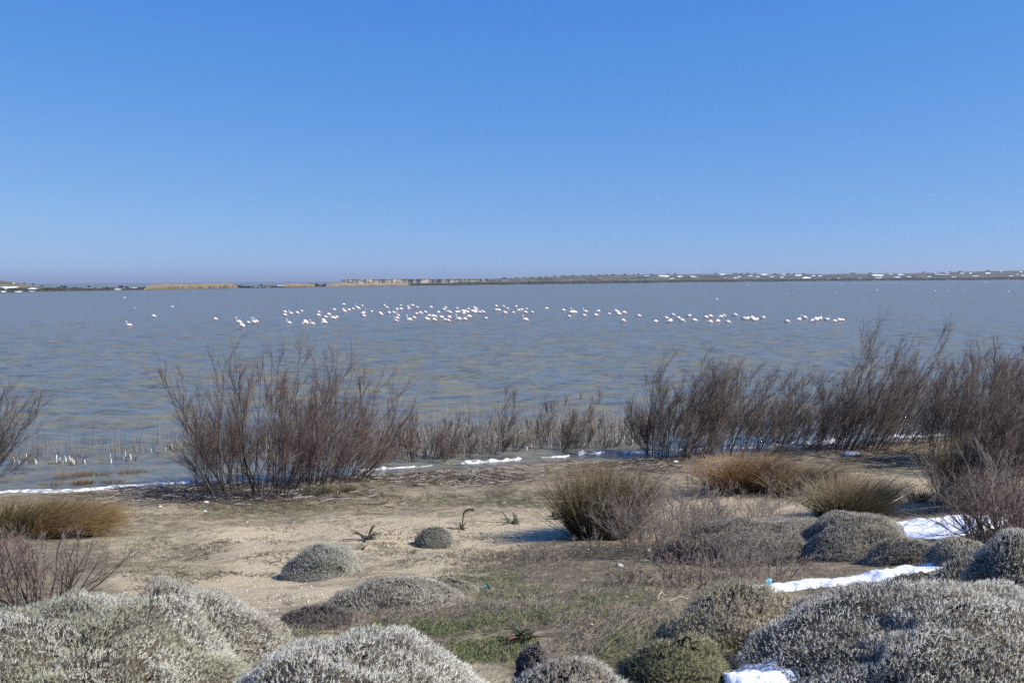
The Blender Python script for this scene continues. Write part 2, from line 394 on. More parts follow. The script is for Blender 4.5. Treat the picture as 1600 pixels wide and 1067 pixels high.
def build_mountain():
    pxs = np.linspace(250, 560, 60); D = 16000.0; rs = np.random.RandomState(8)
    top = 441 - 4.2 * np.exp(-((pxs - 470) / 70) ** 2) - 2.2 * np.exp(-((pxs - 345) / 40) ** 2) - 0.8 * vnoise(pxs, 0 * pxs, 0.06, 4)
    top = np.where((pxs < 262) | (pxs > 552), 441.5, top)
    A = np.array([at_Y(p, 443.0, D) for p in pxs]); A[:, 2] = -20
    B = np.array([at_Y(p, t, D + 1500) for p, t in zip(pxs, top)])
    Mi = A * 0.45 + B * 0.55; Mi[:, 2] += 6 * rs.rand(len(pxs))
    C = np.array([at_Y(p, 443.0, D + 4000) for p in pxs]); C[:, 2] = -40
    me = mesh('mountains', np.concatenate([A, Mi, B, C]), [grid_faces(4, len(pxs))], np.tile((0.10, 0.11, 0.09), (4 * len(pxs), 1)), smooth=True)
    link('mountains', me, M_ROCK, kind='structure')
build_mountain()

def build_cliff():
    rs = np.random.RandomState(4); D = 1500.0
    pxs = np.arange(532, 846, 1.0); n = len(pxs)
    top = np.interp(pxs, [532, 540, 600, 660, 720, 780, 845], [437.6, 436.9, 436.6, 436.4, 436.6, 435.9, 433.8]) + 0.35 * (fbm(pxs, 0 * pxs, 0.15, 3, 2) - 0.5)
    nb = 14; Vs = []; Cs = []
    x0 = fbm(pxs, 0 * pxs, 0.08, 4, 5)
    for k in range(nb):
        t = k / (nb - 1)
        P = []
        for i, px in enumerate(pxs):
            dep = D - 26 * x0[i] + 9 * t + 5 * fbm(px, k * 0.25, 0.22, 3, 6) + 1.5 * vnoise(px, k * 1.7, 0.5, 8) + (6 if k % 4 == 3 else 0) * 0.25
            P.append(at_Y(px, 445.5 + (top[i] - 445.5) * t, dep))
        P = np.array(P); Vs.append(P)
        st = vnoise(pxs, np.full(n, k * 1.0), 0.6, 12); strat = 0.75 + 0.35 * _val[(k * 37) % 512]
        c = np.array([0.36, 0.305, 0.225]) * (strat * (0.82 + 0.3 * st))[:, None]
        scrub = 0.8 * sstep(0.54, 0.66, fbm(pxs, np.full(n, k * 3.0), 0.11, 3, 15) + 0.10 * sstep(640, 800, pxs) * 2 + (0.2 if t > 0.9 else 0) + (0.06 if t < .3 else 0))
        c = c * (1 - scrub[:, None]) + np.array([0.06, 0.068, 0.045]) * scrub[:, None]; Cs.append(c)
    for off, dz in ((60, 0.6), (350, 0.3), (700, -12)):
        P = Vs[nb - 1].copy(); P[:, 1] += off; P[:, 2] += dz; Vs.append(P); Cs.append(np.tile((0.07, 0.075, 0.05), (n, 1)))
    root = thing('sea_cliff', 'long low pale rock cliff with flat scrub top beyond the far reeds', 'cliff', tuple(Vs[0][n // 2]))
    V = np.concatenate(Vs) - Vs[0][n // 2]; C = np.concatenate(Cs)
    link('rock_face', mesh('rock_face', V[:nb * n], [grid_faces(nb, n)], C[:nb * n]), M_ROCK, root)
    link('plateau', mesh('plateau', V[(nb - 1) * n:], [grid_faces(4, n)], C[(nb - 1) * n:]), M_ROCK, root)
    # the cliff's left end turns away from the lake
    E = np.stack([V[:nb * n].reshape(nb, n, 3)[:, 0], V[:nb * n].reshape(nb, n, 3)[:, 0] + np.array([6, 120, 0]), V[:nb * n].reshape(nb, n, 3)[:, 0] + np.array([30, 400, 0])], 1).reshape(-1, 3)
    link('end_face', mesh('end_face', E, [grid_faces(nb, 3)], np.tile((0.3, 0.28, 0.24), (nb * 3, 1))), M_ROCK, root)
build_cliff()

# snow patches that can be told apart on the far shore: zoomed readings (crop origin x, scale, list)
far_snow = []
for ox, sc, L in ((0, 5.714, [(90, 201, 180, 13), (300, 212, 90, 12), (60, 217, 30, 7), (40, 240, 60, 8), (180, 239, 80, 8), (295, 236, 60, 6), (840, 208, 200, 8),
                              (1060, 218, 70, 8), (1195, 203, 80, 10), (1085, 207, 100, 5), (128, 165, 18, 9)]),
                  (260, 5.714, [(1025, 184, 70, 8), (830, 194, 100, 7), (910, 196, 50, 6)]),
                  (980, 7.273, [(420, 120, 140, 22), (600, 126, 80, 12), (750, 126, 80, 12), (1080, 101, 80, 13), (1230, 146, 50, 9), (1270, 128, 50, 9), (1400, 121, 60, 9),
                                (1480, 129, 60, 8), (1560, 102, 100, 14), (220, 120, 70, 8), (510, 150, 60, 7)]),
                  (1180, 7.273, [(190, 128, 70, 8), (320, 104, 60, 9), (490, 112, 90, 18), (585, 141, 110, 22), (660, 118, 50, 12), (735, 119, 50, 9), (1390, 112, 160, 18),
                                 (1400, 141, 90, 10), (1195, 150, 50, 12), (950, 149, 40, 7), (840, 153, 60, 8), (300, 136, 60, 8), (1540, 101, 50, 9)]),
                  (1380, 7.273, [(200, 105, 90, 12), (160, 135, 80, 9), (290, 130, 60, 8), (525, 128, 60, 9), (730, 83, 60, 8), (895, 91, 70, 9), (990, 89, 40, 11), (800, 131, 60, 8),
                                 (1045, 121, 80, 8), (1190, 88, 70, 14), (1340, 68, 50, 7), (1450, 120, 60, 8), (1520, 105, 40, 7), (1580, 115, 40, 11), (1565, 76, 30, 14), (600, 82, 60, 10)])):
    for (x, y, w, h) in L: far_snow.append((ox + x / sc, 415 + y / sc, w / sc * .92, h / sc * .8))
far_snow.sort()
rs = np.random.RandomState(12)
nl = sum(1 for q in far_snow if q[0] < 600)
for i, (px, py, w, h) in enumerate(far_snow):
    nu, nv = 13, 5; V = []
    off = rs.rand(4) * 50
    for b_ in range(nv):
        for a_ in range(nu):
            u = a_ / (nu - 1) * 2 - 1; v = b_ / (nv - 1) * 2 - 1
            hw = 0.55 + 0.9 * vnoise(u * 2.2, off[0], 1, 3); sh = (vnoise(u * 1.6, off[1], 1, 4) - 0.5) * 0.8
            V.append(far_point(px + u * w / 2, py + (v * hw * math.sqrt(max(0, 1 - u * u * 0.96)) + sh) * h / 2) + np.array([0, -0.8, 0.35]))
    V = np.array(V); c0 = V.mean(0)
    V2 = V - c0; under = V2 - np.array([0, -0.5, 0.9])
    me = mesh('snow_patch', np.concatenate([V2, under]), [grid_faces(nv, nu), grid_faces(nv, nu)[:, ::-1] + len(V2)])
    o = link('snow_patch', me, M_SNOW, loc=c0)
    if px < 600: tag(o, 'white snow strip on the low shore left of the cliff, %s from the left' % ordinal(i + 1), 'snow', 'snow strips on the left far shore')
    else: tag(o, 'white snow patch on the far right hills, %s from their left end' % ordinal(i + 1 - nl), 'snow', 'snow patches on the far hills')

# ------------------------------------------------------------------ far trees, reeds and shore scrub
def leaf_cloud(mb, rs, n, c, rad, size, cols):
    d = unit(rs.normal(size=(n, 3))); rr = rs.rand(n, 1) ** 0.4
    p = np.asarray(c) + d * rr * np.asarray(rad)
    t1 = unit(rs.normal(size=(n, 3))); t2 = unit(np.cross(t1, rs.normal(size=(n, 3))))
    sz = size * (0.6 + 0.8 * rs.rand(n, 1))
    V = np.stack([p - t1 * sz, p + t2 * sz * 0.6, p + t1 * sz, p - t2 * sz * 0.6], 1)
    q = np.arange(n * 4).reshape(n, 4)
    ci = np.asarray(cols)[rs.randint(len(cols), size=n)] * (0.75 + 0.5 * rs.rand(n, 1))
    mb.add(V, quads=q, col=np.repeat(ci, 4, 0))
def tree_meshes(seed):
    rs = np.random.RandomState(seed); mb = MB(); cols = [(0.050, 0.056, 0.036), (0.065, 0.07, 0.042), (0.07, 0.062, 0.05)]
    for k in range(7):
        leaf_cloud(mb, rs, 70, (rs.uniform(-.32, .32), rs.uniform(-.3, .3), rs.uniform(.42, .8)), (.24, .24, .19), 0.07, cols)
    tr = MB()
    a = rs.uniform(-.1, .1, 2)
    tubes(tr, np.array([[[0, 0, -.3], [a[0] * .4, a[1] * .4, .2], [a[0], a[1], .6]]]), np.array([[.05, .035, .015]]), (0.07, 0.058, 0.05), 5)
    L = []
    for k in range(5):
        e = np.array([rs.uniform(-.35, .35), rs.uniform(-.3, .3), rs.uniform(.5, .8)]); L.append([[a[0] * .4, a[1] * .4, .2], e * .55 + np.array([0, 0, .1]), e])
    tubes(tr, np.array(L), np.tile([.025, .016, .006], (5, 1)), (0.07, 0.058, 0.05), 4)
    return mb.mesh('crown'), tr.mesh('trunk')
TREES = [tree_meshes(100 + k) for k in range(5)]
far_trees = [(52, 446.2, 3.2, 5), (38, 444, 2.2, 5), (66, 448.3, 3, 6), (75, 453, 3.2, 16), (100, 450.8, 4.2, 13), (92, 451.5, 3, 8), (118, 451, 2.4, 8), (139, 450.4, 4.2, 6),
             (150, 451, 2.2, 8), (168, 451, 2.4, 7), (189, 450.4, 4, 10), (198, 450.6, 3, 8), (226, 451.3, 2.8, 8), (372, 449.6, 3.8, 10), (380, 450, 3, 8), (388, 450.6, 3, 9), (408, 448.8, 4.4, 7),
             (418, 449.4, 2.4, 8), (402, 450.4, 2, 8), (476, 447, 3.4, 9), (486, 447, 4.0, 9), (496, 447.2, 4.4, 8), (507, 447.2, 3.4, 8), (517, 447.3, 2.6, 7)]
rs = np.random.RandomState(31)
for px in np.concatenate([np.linspace(790, 1000, 17), [1020, 1042, 1057, 1119, 1144, 1150, 1154, 1160, 1166, 1173, 1181, 1211, 1231, 1243, 1255, 1330, 1357, 1440, 1463, 1486, 1502, 1540]]):
    px = float(px + rs.uniform(-4, 4)); ty = np.interp(px, TOP[:, 0], TOP[:, 1])
    far_trees.append((px, ty + 0.9, rs.uniform(1.8, 3.0), rs.uniform(4, 8)))
for k in range(26):
    px = rs.uniform(800, 1590); ty = np.interp(px, TOP[:, 0], TOP[:, 1]); by = np.interp(px, BASE[:, 0], BASE[:, 1])
    far_trees.append((px, ty + (by - ty) * rs.uniform(.3, .8), rs.uniform(1.2, 2.0), rs.uniform(4, 9)))
far_trees.sort(); nl = sum(1 for q in far_trees if q[0] < 600)
for i, (px, py, h, w) in enumerate(far_trees):
    p = far_point(px, py); m_ = p[1] / F
    if px < 600: lab, grp = 'dark bushy tree on the low shore left of the cliff, %s from the left' % ordinal(i + 1), 'trees on the left far shore'
    else: lab, grp = 'small dark tree on the far right hills, %s from their left end' % ordinal(i + 1 - nl), 'trees on the far hills'
    t = thing('shore_tree', lab, 'tree', tuple(p), grp)
    t.scale = (w * m_ / 1.0, w * m_ * 0.9, h * m_ / 0.88); t.rotation_euler[2] = 0.6 * (i % 3)
    cm, tm = TREES[i % 5]
    link('crown', cm, M_LEAF, t); link('trunk', tm, M_TWIG, t)

def build_reeds(x0, x1, n, hpx, label, seed, frac=(0.05, 0.8)):
    rs = np.random.RandomState(seed); px = rs.uniform(x0, x1, n); P = []
    for p in px:
        b = np.interp(p, BASE[:, 0], BASE[:, 1]); t_ = np.interp(p, TOP[:, 0], TOP[:, 1]); P.append(far_point(p, b + (t_ - b) * rs.uniform(*frac)))
    P = np.array(P); hm = hpx * P[:, 1] / F * sstep(0, 0.12, (px - x0) / (x1 - x0)) ** 0.5 * sstep(1, .88, (px - x0) / (x1 - x0)) ** 0.5
    hm = hm * (0.7 + 0.4 * fbm(px, 0 * px, 0.12, 3, seed)) * (0.75 + 0.4 * rs.rand(n))
    lean = rs.normal(size=(n, 3)) * 0.12 * hm[:, None]; lean[:, 2] = 0
    Q = np.stack([P - np.array([0, 0, .3]), P + lean * .4 + np.stack([0 * hm, 0 * hm, hm * .6], 1), P + lean + np.stack([0 * hm, 0 * hm, hm], 1)], 1)
    mb = MB(); c = np.array([0.33, 0.25, 0.155]) * (0.75 + 0.5 * rs.rand(n, 1)) * np.array([1, 1, 1])
    tubes(mb, Q - P.mean(0), np.tile([0.10, 0.09, 0.03], (n, 1)) * P[:, 1:2] / 500, c, 3)
    o = link('reed_bed', mb.mesh('reed_bed'), M_BLADE, loc=P.mean(0), kind='stuff'); tag(o, label, 'reeds')
build_reeds(224, 374, 3600, 6.5, 'long tan reed bed on the low far shore', 51)
build_reeds(442, 492, 1400, 4.5, 'short tan reed bed in front of dark trees left of the cliff', 52)
build_reeds(505, 640, 2200, 3.2, 'tan reeds on the spit below the pale cliff', 53, (0.1, 0.9))
def build_scrub(x0, x1, n, hpx, label, seed, band):
    rs = np.random.RandomState(seed); mb = MB()
    P = np.array([(lambda p, b: far_point(p, b - rs.uniform(*band)))(p, np.interp(p, BASE[:, 0], BASE[:, 1])) for p in rs.uniform(x0, x1, n)])
    c0 = P.mean(0); k = P[:, 1:2] / F
    for j in range(4):
        d = rs.normal(size=(n, 3)) * k * np.array([1.0, 1.0, .35]); d[:, 2] = np.abs(d[:, 2]) + rs.rand(n) * hpx * k[:, 0] * .8
        p = P + d - c0; t1 = unit(rs.normal(size=(n, 3))) * k * .8; t2 = unit(rs.normal(size=(n, 3))) * k * .55
        ci = np.array([[0.062, 0.052, 0.042], [0.085, 0.068, 0.05], [0.05, 0.052, 0.036]])[rs.randint(3, size=n)]
        mb.add(np.stack([p - t1, p + t2, p + t1, p - t2], 1), quads=np.arange(4 * n).reshape(n, 4), col=np.repeat(ci, 4, 0))
    o = link('shore_scrub', mb.mesh('shore_scrub'), M_LEAF, loc=c0, kind='stuff'); tag(o, label, 'scrub')
build_scrub(640, 1900, 9000, 1.8, 'dark brown scrub belt along the far right waterline', 61, (0.3, 2.6))
build_scrub(-60, 225, 1600, 1.6, 'low dark scrub along the far left waterline', 62, (0.8, 3.5))
build_scrub(370, 510, 700, 1.2, 'low dark scrub between the two reed beds', 63, (0.3, 2.0))

# the long low shed on the far right hillside
def build_shed():
    p = far_point(1470, 431.6); k = p[1] / F; L, Dp, hh = 22 * k, 9 * k, 1.9 * k
    t = thing('farm_shed', 'long low farm shed with pale grey roof on the far right hillside', 'shed', tuple(p))
    mb = MB(); x, y = L / 2, Dp / 2
    mb.add([(-x, -y, -2), (x, -y, -2), (x, y, -2), (-x, y, -2), (-x, -y, hh), (x, -y, hh), (x, y, hh * 1.0), (-x, y, hh)], quads=[(0, 1, 5, 4), (1, 2, 6, 5), (2, 3, 7, 6), (3, 0, 4, 7)], col=(0.09, 0.085, 0.08))
    link('wall', mb.mesh('wall'), M_MISC, t)
    mb = MB(); e = 0.6
    mb.add([(-x - e, -y - e, hh + .02), (x + e, -y - e, hh + .02), (x + e, 0, hh * 1.75), (-x - e, 0, hh * 1.75), (x + e, y + e, hh + .02), (-x - e, y + e, hh + .02),
            (-x - e, -y - e, hh - .3), (x + e, -y - e, hh - .3)], quads=[(0, 1, 2, 3), (3, 2, 4, 5), (6, 7, 1, 0)], col=(0.36, 0.36, 0.37))
    link('roof', mb.mesh('roof'), M_MISC, t)
build_shed()

# ------------------------------------------------------------------ flamingos and other water birds
def lathe_path(mb, P, R, col, sides=8, flat=1.0):
    P = np.asarray(P, float)[None]; R = np.asarray(R, float)[None]
    tubes(mb, P, R, np.asarray(col, float)[None] if np.ndim(col) == 2 else col, sides)
def flamingo_mesh(pose):
    """body, neck and head as one continuous surface along one spine from tail to bill base; feet at z = 0, facing +x"""
    wh, pk = np.array([0.86, 0.80, 0.77]), np.array([0.82, 0.50, 0.45])
    body = [(-.36, .64, .012), (-.29, .68, .075), (-.17, .73, .140), (-.03, .77, .175), (.08, .77, .160), (.17, .76, .100)]
    if pose == 'down':   neck = [(.22, .76, .045), (.29, .73, .034), (.33, .63, .030), (.33, .48, .028), (.31, .34, .028), (.30, .24, .034), (.28, .17, .042), (.24, .14, .02)]
    elif pose == 'up':   neck = [(.21, .79, .045), (.25, .86, .034), (.24, .96, .030), (.21, 1.06, .028), (.22, 1.16, .028), (.26, 1.22, .034), (.31, 1.23, .042), (.36, 1.20, .022)]
    else:                neck = [(.19, .78, .055), (.20, .86, .045), (.14, .91, .038), (.06, .92, .036), (.00, .91, .036), (-.05, .89, .040), (-.08, .87, .04), (-.11, .86, .018)]
    pts = np.array(body + neck); y = np.zeros(len(pts))
    if pose == 'rest': y[len(body):] = np.linspace(0, .05, len(neck))
    P = np.stack([pts[:, 0], y, pts[:, 1]], 1); R = pts[:, 2]
    c = np.tile(wh, (len(P), 1)); c[0:2] = pk; c[2] = 0.6 * wh + 0.4 * pk; c[-3:-1] = 0.85 * wh + .15 * pk
    mb = MB(); tubes(mb, P[None], R[None], c[None], 10)
    V = mb.V[0].copy(); V[:60, 1] *= 0.85; mb.V[0] = V
    bm = MB(); e = P[-1]; d = (P[-1] - P[-2]); d = d / np.linalg.norm(d)
    q = np.stack([P[-2], e + d * .02, e + d * .06 + np.array([0, 0, -.03]), e + d * .08 + np.array([-.02, 0, -.08])])
    tubes(bm, q[None], np.array([[.022, .020, .016, .004]]), np.array([[[.7, .4, .36], [.7, .35, .33], [.05, .04, .04], [.03, .03, .03]]]), 6)
    lg = MB(); tubes(lg, np.array([[[-.02, .045, .68], [-.04, .045, .36], [-.01, .045, -.35]]]), np.array([[.018, .012, .010]]), (0.70, 0.34, 0.33), 5)
    lg2 = MB(); tubes(lg2, np.array([[[-.02, -.045, .68], [.02, -.045, .36], [.03, -.045, -.35]]]), np.array([[.018, .012, .010]]), (0.70, 0.34, 0.33), 5)
    wg = MB()
    for sgn in (-1, 1):
        w = np.array([[.12, .125, .78], [.00, .155, .77], [-.14, .13, .74], [-.28, .07, .69]]); w[:, 1] *= sgn
        tubes(wg, w[None], np.array([[.02, .05, .045, .008]]), np.array([[pk * .95, wh * .5 + pk * .5, wh * .4 + pk * .6, [.06, .05, .05]]]), 6)
    return mb.mesh('body', True), bm.mesh('bill'), lg.mesh('leg'), lg2.mesh('leg'), wg.mesh('wings', True)
FL = {k: flamingo_mesh(k) for k in ('down', 'up', 'rest')}
birds = []
C2 = '435,480,D 648,512,U 665,530,B 683,550,B 730,505,B 778,512,U 800,500,U 1057,412,B 1057,437,B 1110,425,U 1167,427,B 1208,402,B 1095,508,U 1240,500,B 1242,522,D 1303,515,U 1360,412,B 1355,445,B 1400,487,B 1410,512,D 1420,455,B 1448,437,B 1485,465,U 1497,465,B 1517,458,B 1498,390,B 1582,342,D 1576,383,B 1588,412,B'
C3 = '257,390,B 293,381,B 332,375,U 345,380,B 375,354,B 385,430,U 388,447,D 460,405,B 535,427,B 546,440,B 575,350,B 595,374,B 615,428,B 656,415,B 687,387,B 686,467,B 678,490,U 698,445,U 720,350,D 722,386,B 782,368,D 792,383,B 798,492,U 825,357,D 866,366,B 837,463,B 858,428,B 897,425,D 938,420,B 952,487,B 976,443,D 990,368,D 1011,460,B 1027,460,B 1018,487,B 1057,412,B 1085,466,B 1108,390,B 1122,366,B 1117,482,B 1150,470,B 1142,489,B 1145,412,B 1158,420,B 1217,412,B 1222,378,B 1238,408,B 1237,485,U 1268,400,D 1275,412,B 1285,424,B 1297,408,B 1290,483,D 1322,385,D 1320,408,B 1330,462,D 1355,395,D 1358,410,B 1378,380,D 1397,380,D 1383,402,B 1385,416,B 1409,413,B 1424,418,B 1447,402,D 1458,412,B 1478,467,D'
C4 = '200,355,D 200,398,B 225,398,B 265,362,D 300,380,B 277,427,B 352,415,B 378,362,B 403,395,D 428,390,D 460,423,D 470,382,D 463,492,U 521,412,B 652,382,D 802,398,D 850,452,D 873,420,D 888,418,U 908,418,D 985,445,B 997,415,U 1088,446,B 1115,405,D 1208,428,B 1270,415,B 1285,408,U 1293,440,B 1343,425,D 1332,498,D 1473,450,D'
C5 = '325,630,D 440,593,B 520,557,D 583,590,B 490,640,B 620,637,D 705,568,B 765,625,D 892,592,D 943,582,D 947,637,D 1030,635,D 1063,585,D 1098,562,D 1143,643,D 1225,570,D 1330,610,D 1370,612,B 1390,600,D 1420,603,D 1435,627,B 1470,615,B 1545,595,B'
C6 = '362,640,D 498,620,U 560,597,D 650,625,B 685,605,D 697,625,B 720,600,U 742,608,B 815,612,U 900,630,D 950,620,B 985,618,D'
for ox, sc, S in ((0, 5.714, '1152,530,U 1372,449,B'), (260, 5.714, C2), (500, 5.714, C3), (740, 5.714, C4), (980, 7.273, C5), (1180, 7.273, C6)):
    for w in S.split():
        x, y, p = w.split(','); birds.append((ox + float(x) / sc, 415 + float(y) / sc + 2.6, p))
birds.sort()
rs = np.random.RandomState(77)
POSE = {'D': ('down', 'feeding with its head down'), 'U': ('up', 'with its neck raised'), 'B': ('rest', 'with its neck folded')}
for i, (px, py, p) in enumerate(birds):
    pos = at_z(px, py, 0); key, txt = POSE[p]
    t = thing('flamingo', 'pale pink flamingo wading %s, %s of the flock from the left' % (txt, ordinal(i + 1)), 'flamingo', (pos[0], pos[1], -0.44), 'flamingos wading in the lake')
    right = (px > 1000) if rs.rand() < 0.6 else (rs.rand() < 0.5)
    t.rotation_euler[2] = rs.uniform(-.7, .7) + (0 if right else math.pi)
    sc_ = rs.uniform(0.74, 0.96); t.scale = (sc_, sc_, sc_)
    b_, bi, l1, l2, wg = FL[key]
    link('body', b_, M_FEATHER, t); link('bill', bi, M_FEATHER, t); link('leg', l1, M_FEATHER, t); link('leg', l2, M_FEATHER, t); link('wings', wg, M_FEATHER, t)

def waterbird_mesh(cb, ch):
    mb = MB(); P = np.array([[-.30, 0, .10], [-.24, 0, .09], [-.10, 0, .07], [.06, 0, .07], [.16, 0, .10], [.19, 0, .18], [.22, 0, .235], [.27, 0, .24], [.30, 0, .23]])
    tubes(mb, P[None], np.array([[.008, .045, .10, .11, .065, .038, .045, .038, .012]]), np.array([[cb] * 5 + [ch] * 4]), 8)
    bl = MB(); tubes(bl, np.array([[[.29, 0, .232], [.35, 0, .222]]]), np.array([[.014, .004]]), (0.5, 0.32, 0.08), 5)
    return mb.mesh('body', True), bl.mesh('bill')
WB = waterbird_mesh((.8, .8, .8), (.8, .8, .8)); DK = waterbird_mesh((.075, .062, .05), (.05, .045, .04))
far_b = []
for ox, sc, L in ((0, 5.714, [(1113, 287), (1203, 380), (1540, 368)]), (980, 7.273, [(1365, 222), (1385, 222), (893, 330), (1020, 380)]),
                  (1180, 7.273, [(497, 275), (440, 318), (362, 325), (920, 308), (195, 212), (965, 205), (990, 208), (1140, 198), (1180, 200), (1222, 200), (1312, 205), (1350, 200), (1366, 208), (1412, 192),
                                 (1385, 280), (1082, 280), (1550, 278)]),
                  (1380, 7.273, [(52, 202), (97, 205), (120, 200), (160, 200), (228, 202), (310, 200), (342, 200), (405, 200), (432, 200), (820, 189), (1000, 190), (1122, 187), (1145, 187), (1160, 187), (1175, 189),
                                 (1340, 195), (1385, 193), (352, 277), (527, 280), (592, 288), (667, 288), (722, 290), (745, 288), (872, 285), (918, 285), (1128, 288), (1422, 295)])):
    for x, y in L: far_b.append((ox + x / sc, 415 + y / sc + 0.3))
far_b.sort()
for i, (px, py) in enumerate(far_b):
    pos = at_z(px, py, 0)
    t = thing('waterbird', 'tiny white waterbird floating far out on the lake, %s from the left' % ordinal(i + 1), 'bird', (pos[0], pos[1], -0.02), 'white birds far out on the lake')
    k = np.interp(pos[1], [150, 350, 1000], [0.7, 1.1, 1.7]) * rs.uniform(.85, 1.2); t.scale = (k, k, k); t.rotation_euler[2] = rs.uniform(0, 6.28)
    link('body', WB[0], M_FEATHER, t); link('bill', WB[1], M_FEATHER, t)
pos = at_z(43, 573, 0)
t = thing('duck', 'small dark duck floating alone near the left edge of the lake', 'duck', (pos[0], pos[1], -0.01)); t.rotation_euler[2] = 0.2; t.scale = (.55, .55, .45)
link('body', DK[0], M_FEATHER, t); link('bill', DK[1], M_FEATHER, t)
#PART2
# ------------------------------------------------------------------ growing woody plants
UP = np.array([0, 0, 1.0])
def grow(P, R, per, t_rng, angle, length, k, curve, wind, rs, rad=0.6, jit=0.10):
    """side shoots on polylines P (N,K,3): returns polylines (N*per,k,3), radii and the parent's index"""
    N, K, _ = P.shape
    if N == 0: return np.zeros((0, k, 3)), np.zeros((0, k)), np.zeros(0, int)
    par = np.repeat(np.arange(N), per); M_ = len(par)
    t = rs.uniform(t_rng[0], t_rng[1], M_) * (K - 1); i = np.minimum(t.astype(int), K - 2); f = (t - i)[:, None]
    A, B = P[par, i], P[par, i + 1]; base = A * (1 - f) + B * f; tan = unit(B - A)
    side = unit(np.cross(tan, rs.normal(size=(M_, 3))))
    a = np.radians(rs.normal(angle, angle * 0.3, M_))[:, None]
    d = unit(tan * np.cos(a) + side * np.sin(a))
    L = length * (0.55 + 0.75 * rs.rand(M_)) * (1.15 - 0.45 * t / (K - 1))
    Q = np.empty((M_, k, 3)); Q[:, 0] = base; st = (L / (k - 1))[:, None]
    for j in range(1, k):
        d = unit(d + curve * UP + wind + jit * rs.normal(size=(M_, 3))); Q[:, j] = Q[:, j - 1] + d * st
    r0 = (R[par, i] * (1 - f[:, 0]) + R[par, i + 1] * f[:, 0]) * rad
    RR = r0[:, None] * np.linspace(1, 0.35, k)[None]
    return Q, RR, par
def stems(rs, n, base_r, height, spread, lean, k=8, curve=0.12, wind=np.zeros(3), r0=0.02, jit=0.06, hvar=0.45):
    th = rs.uniform(0, 2 * math.pi, n); rr = np.sqrt(rs.rand(n)) * base_r
    b = np.stack([rr * np.cos(th), rr * np.sin(th) * 0.7, np.zeros(n)], 1)
    out = np.stack([np.cos(th), np.sin(th), np.zeros(n)], 1)
    a = np.radians(rs.uniform(0.05, 1, n) * spread)[:, None]
    d = unit(out * np.sin(a) + UP * np.cos(a) + lean)
    L = height * (1 - hvar + hvar * 1.3 * rs.rand(n)) ; st = (L / (k - 1))[:, None]
    Q = np.empty((n, k, 3)); Q[:, 0] = b - np.array([0, 0, .05])
    for j in range(1, k):
        d = unit(d + curve * UP + wind + jit * rs.normal(size=(n, 3))); Q[:, j] = Q[:, j - 1] + d * st
    R = (r0 * (0.6 + 0.6 * rs.rand(n)))[:, None] * np.linspace(1, 0.22, k)[None]
    return Q, R
def woody(name, label, cat, base, rs, S, twig=0.0022, col=(0.07, 0.052, 0.045), tipcol=(0.13, 0.09, 0.08), n1=8, n2=7, n3=5, l1=.5, l2=.26, l3=.14, ang=(32, 30, 26),
          wind=np.zeros(3), group=None, curve=0.10, pale=0.12, stemname='stem', tlow=0.25):
    """a shrub: every stem is a part, its fine twigs a sub-part"""
    root = thing(name, label, cat, tuple(base), group)
    Q0, R0 = S
    g = lambda x, z: ground_z(x + base[0], z + base[1]) - base[2]
    Q0[:, :, 2] += np.maximum(g(Q0[:, 0, 0], Q0[:, 0, 1]), -base[2] - 0.1)[:, None]
    Q1, R1, p1 = grow(Q0, R0, n1, (tlow, 0.98), ang[0], l1, 5, curve, wind, rs)
    Q2, R2, p2 = grow(Q1, R1, n2, (0.15, 1.0), ang[1], l2, 3, curve, wind * .8, rs)
    Q3, R3, p3 = grow(Q2, R2, n3, (0.2, 1.0), ang[2], l3, 3, curve, wind * .6, rs, jit=.06)
    R1 = np.maximum(R1, twig * 1.2); R2 = np.maximum(R2, twig); R3 = np.maximum(R3 * 0 + twig * .85, twig * 0.6) * np.linspace(1, .4, 3)[None]
    col = np.asarray(col); tipcol = np.asarray(tipcol)
    def cc(n, w): 
        c = col * (1 - w) + tipcol * w
        out = c * (0.7 + 0.6 * rs.rand(n, 1)); m = rs.rand(n) < pale; out[m] = np.array([0.26, 0.23, 0.20]) * (0.7 + .5 * rs.rand(m.sum(), 1)); return out
    c0, c1, c2, c3 = cc(len(Q0), 0), cc(len(Q1), .25), cc(len(Q2), .6), cc(len(Q3), 1)
    s1 = p1; s2 = p1[p2] if len(p2) else p2; s3 = s2[p3] if len(p3) else p3
    for i in range(len(Q0)):
        mb = MB(); tubes(mb, Q0[i:i + 1], R0[i:i + 1], c0[i:i + 1], 5)
        m1 = s1 == i; tubes(mb, Q1[m1], R1[m1], c1[m1], 3)
        st = link(stemname, mb.mesh(stemname), M_TWIG, root)
        m2 = s2 == i; m3 = s3 == i
        if m2.any():
            tb = MB(); spikes(tb, Q2[m2][:, 0], Q2[m2][:, 2], R2[m2][:, 0], c2[m2], c2[m2], rs)
            if m3.any(): spikes(tb, Q3[m3][:, 0], Q3[m3][:, 2], R3[m3][:, 0], c3[m3], c3[m3], rs)
            link('twigs', tb.mesh('twigs'), M_TWIG, st, kind='stuff')
    return root

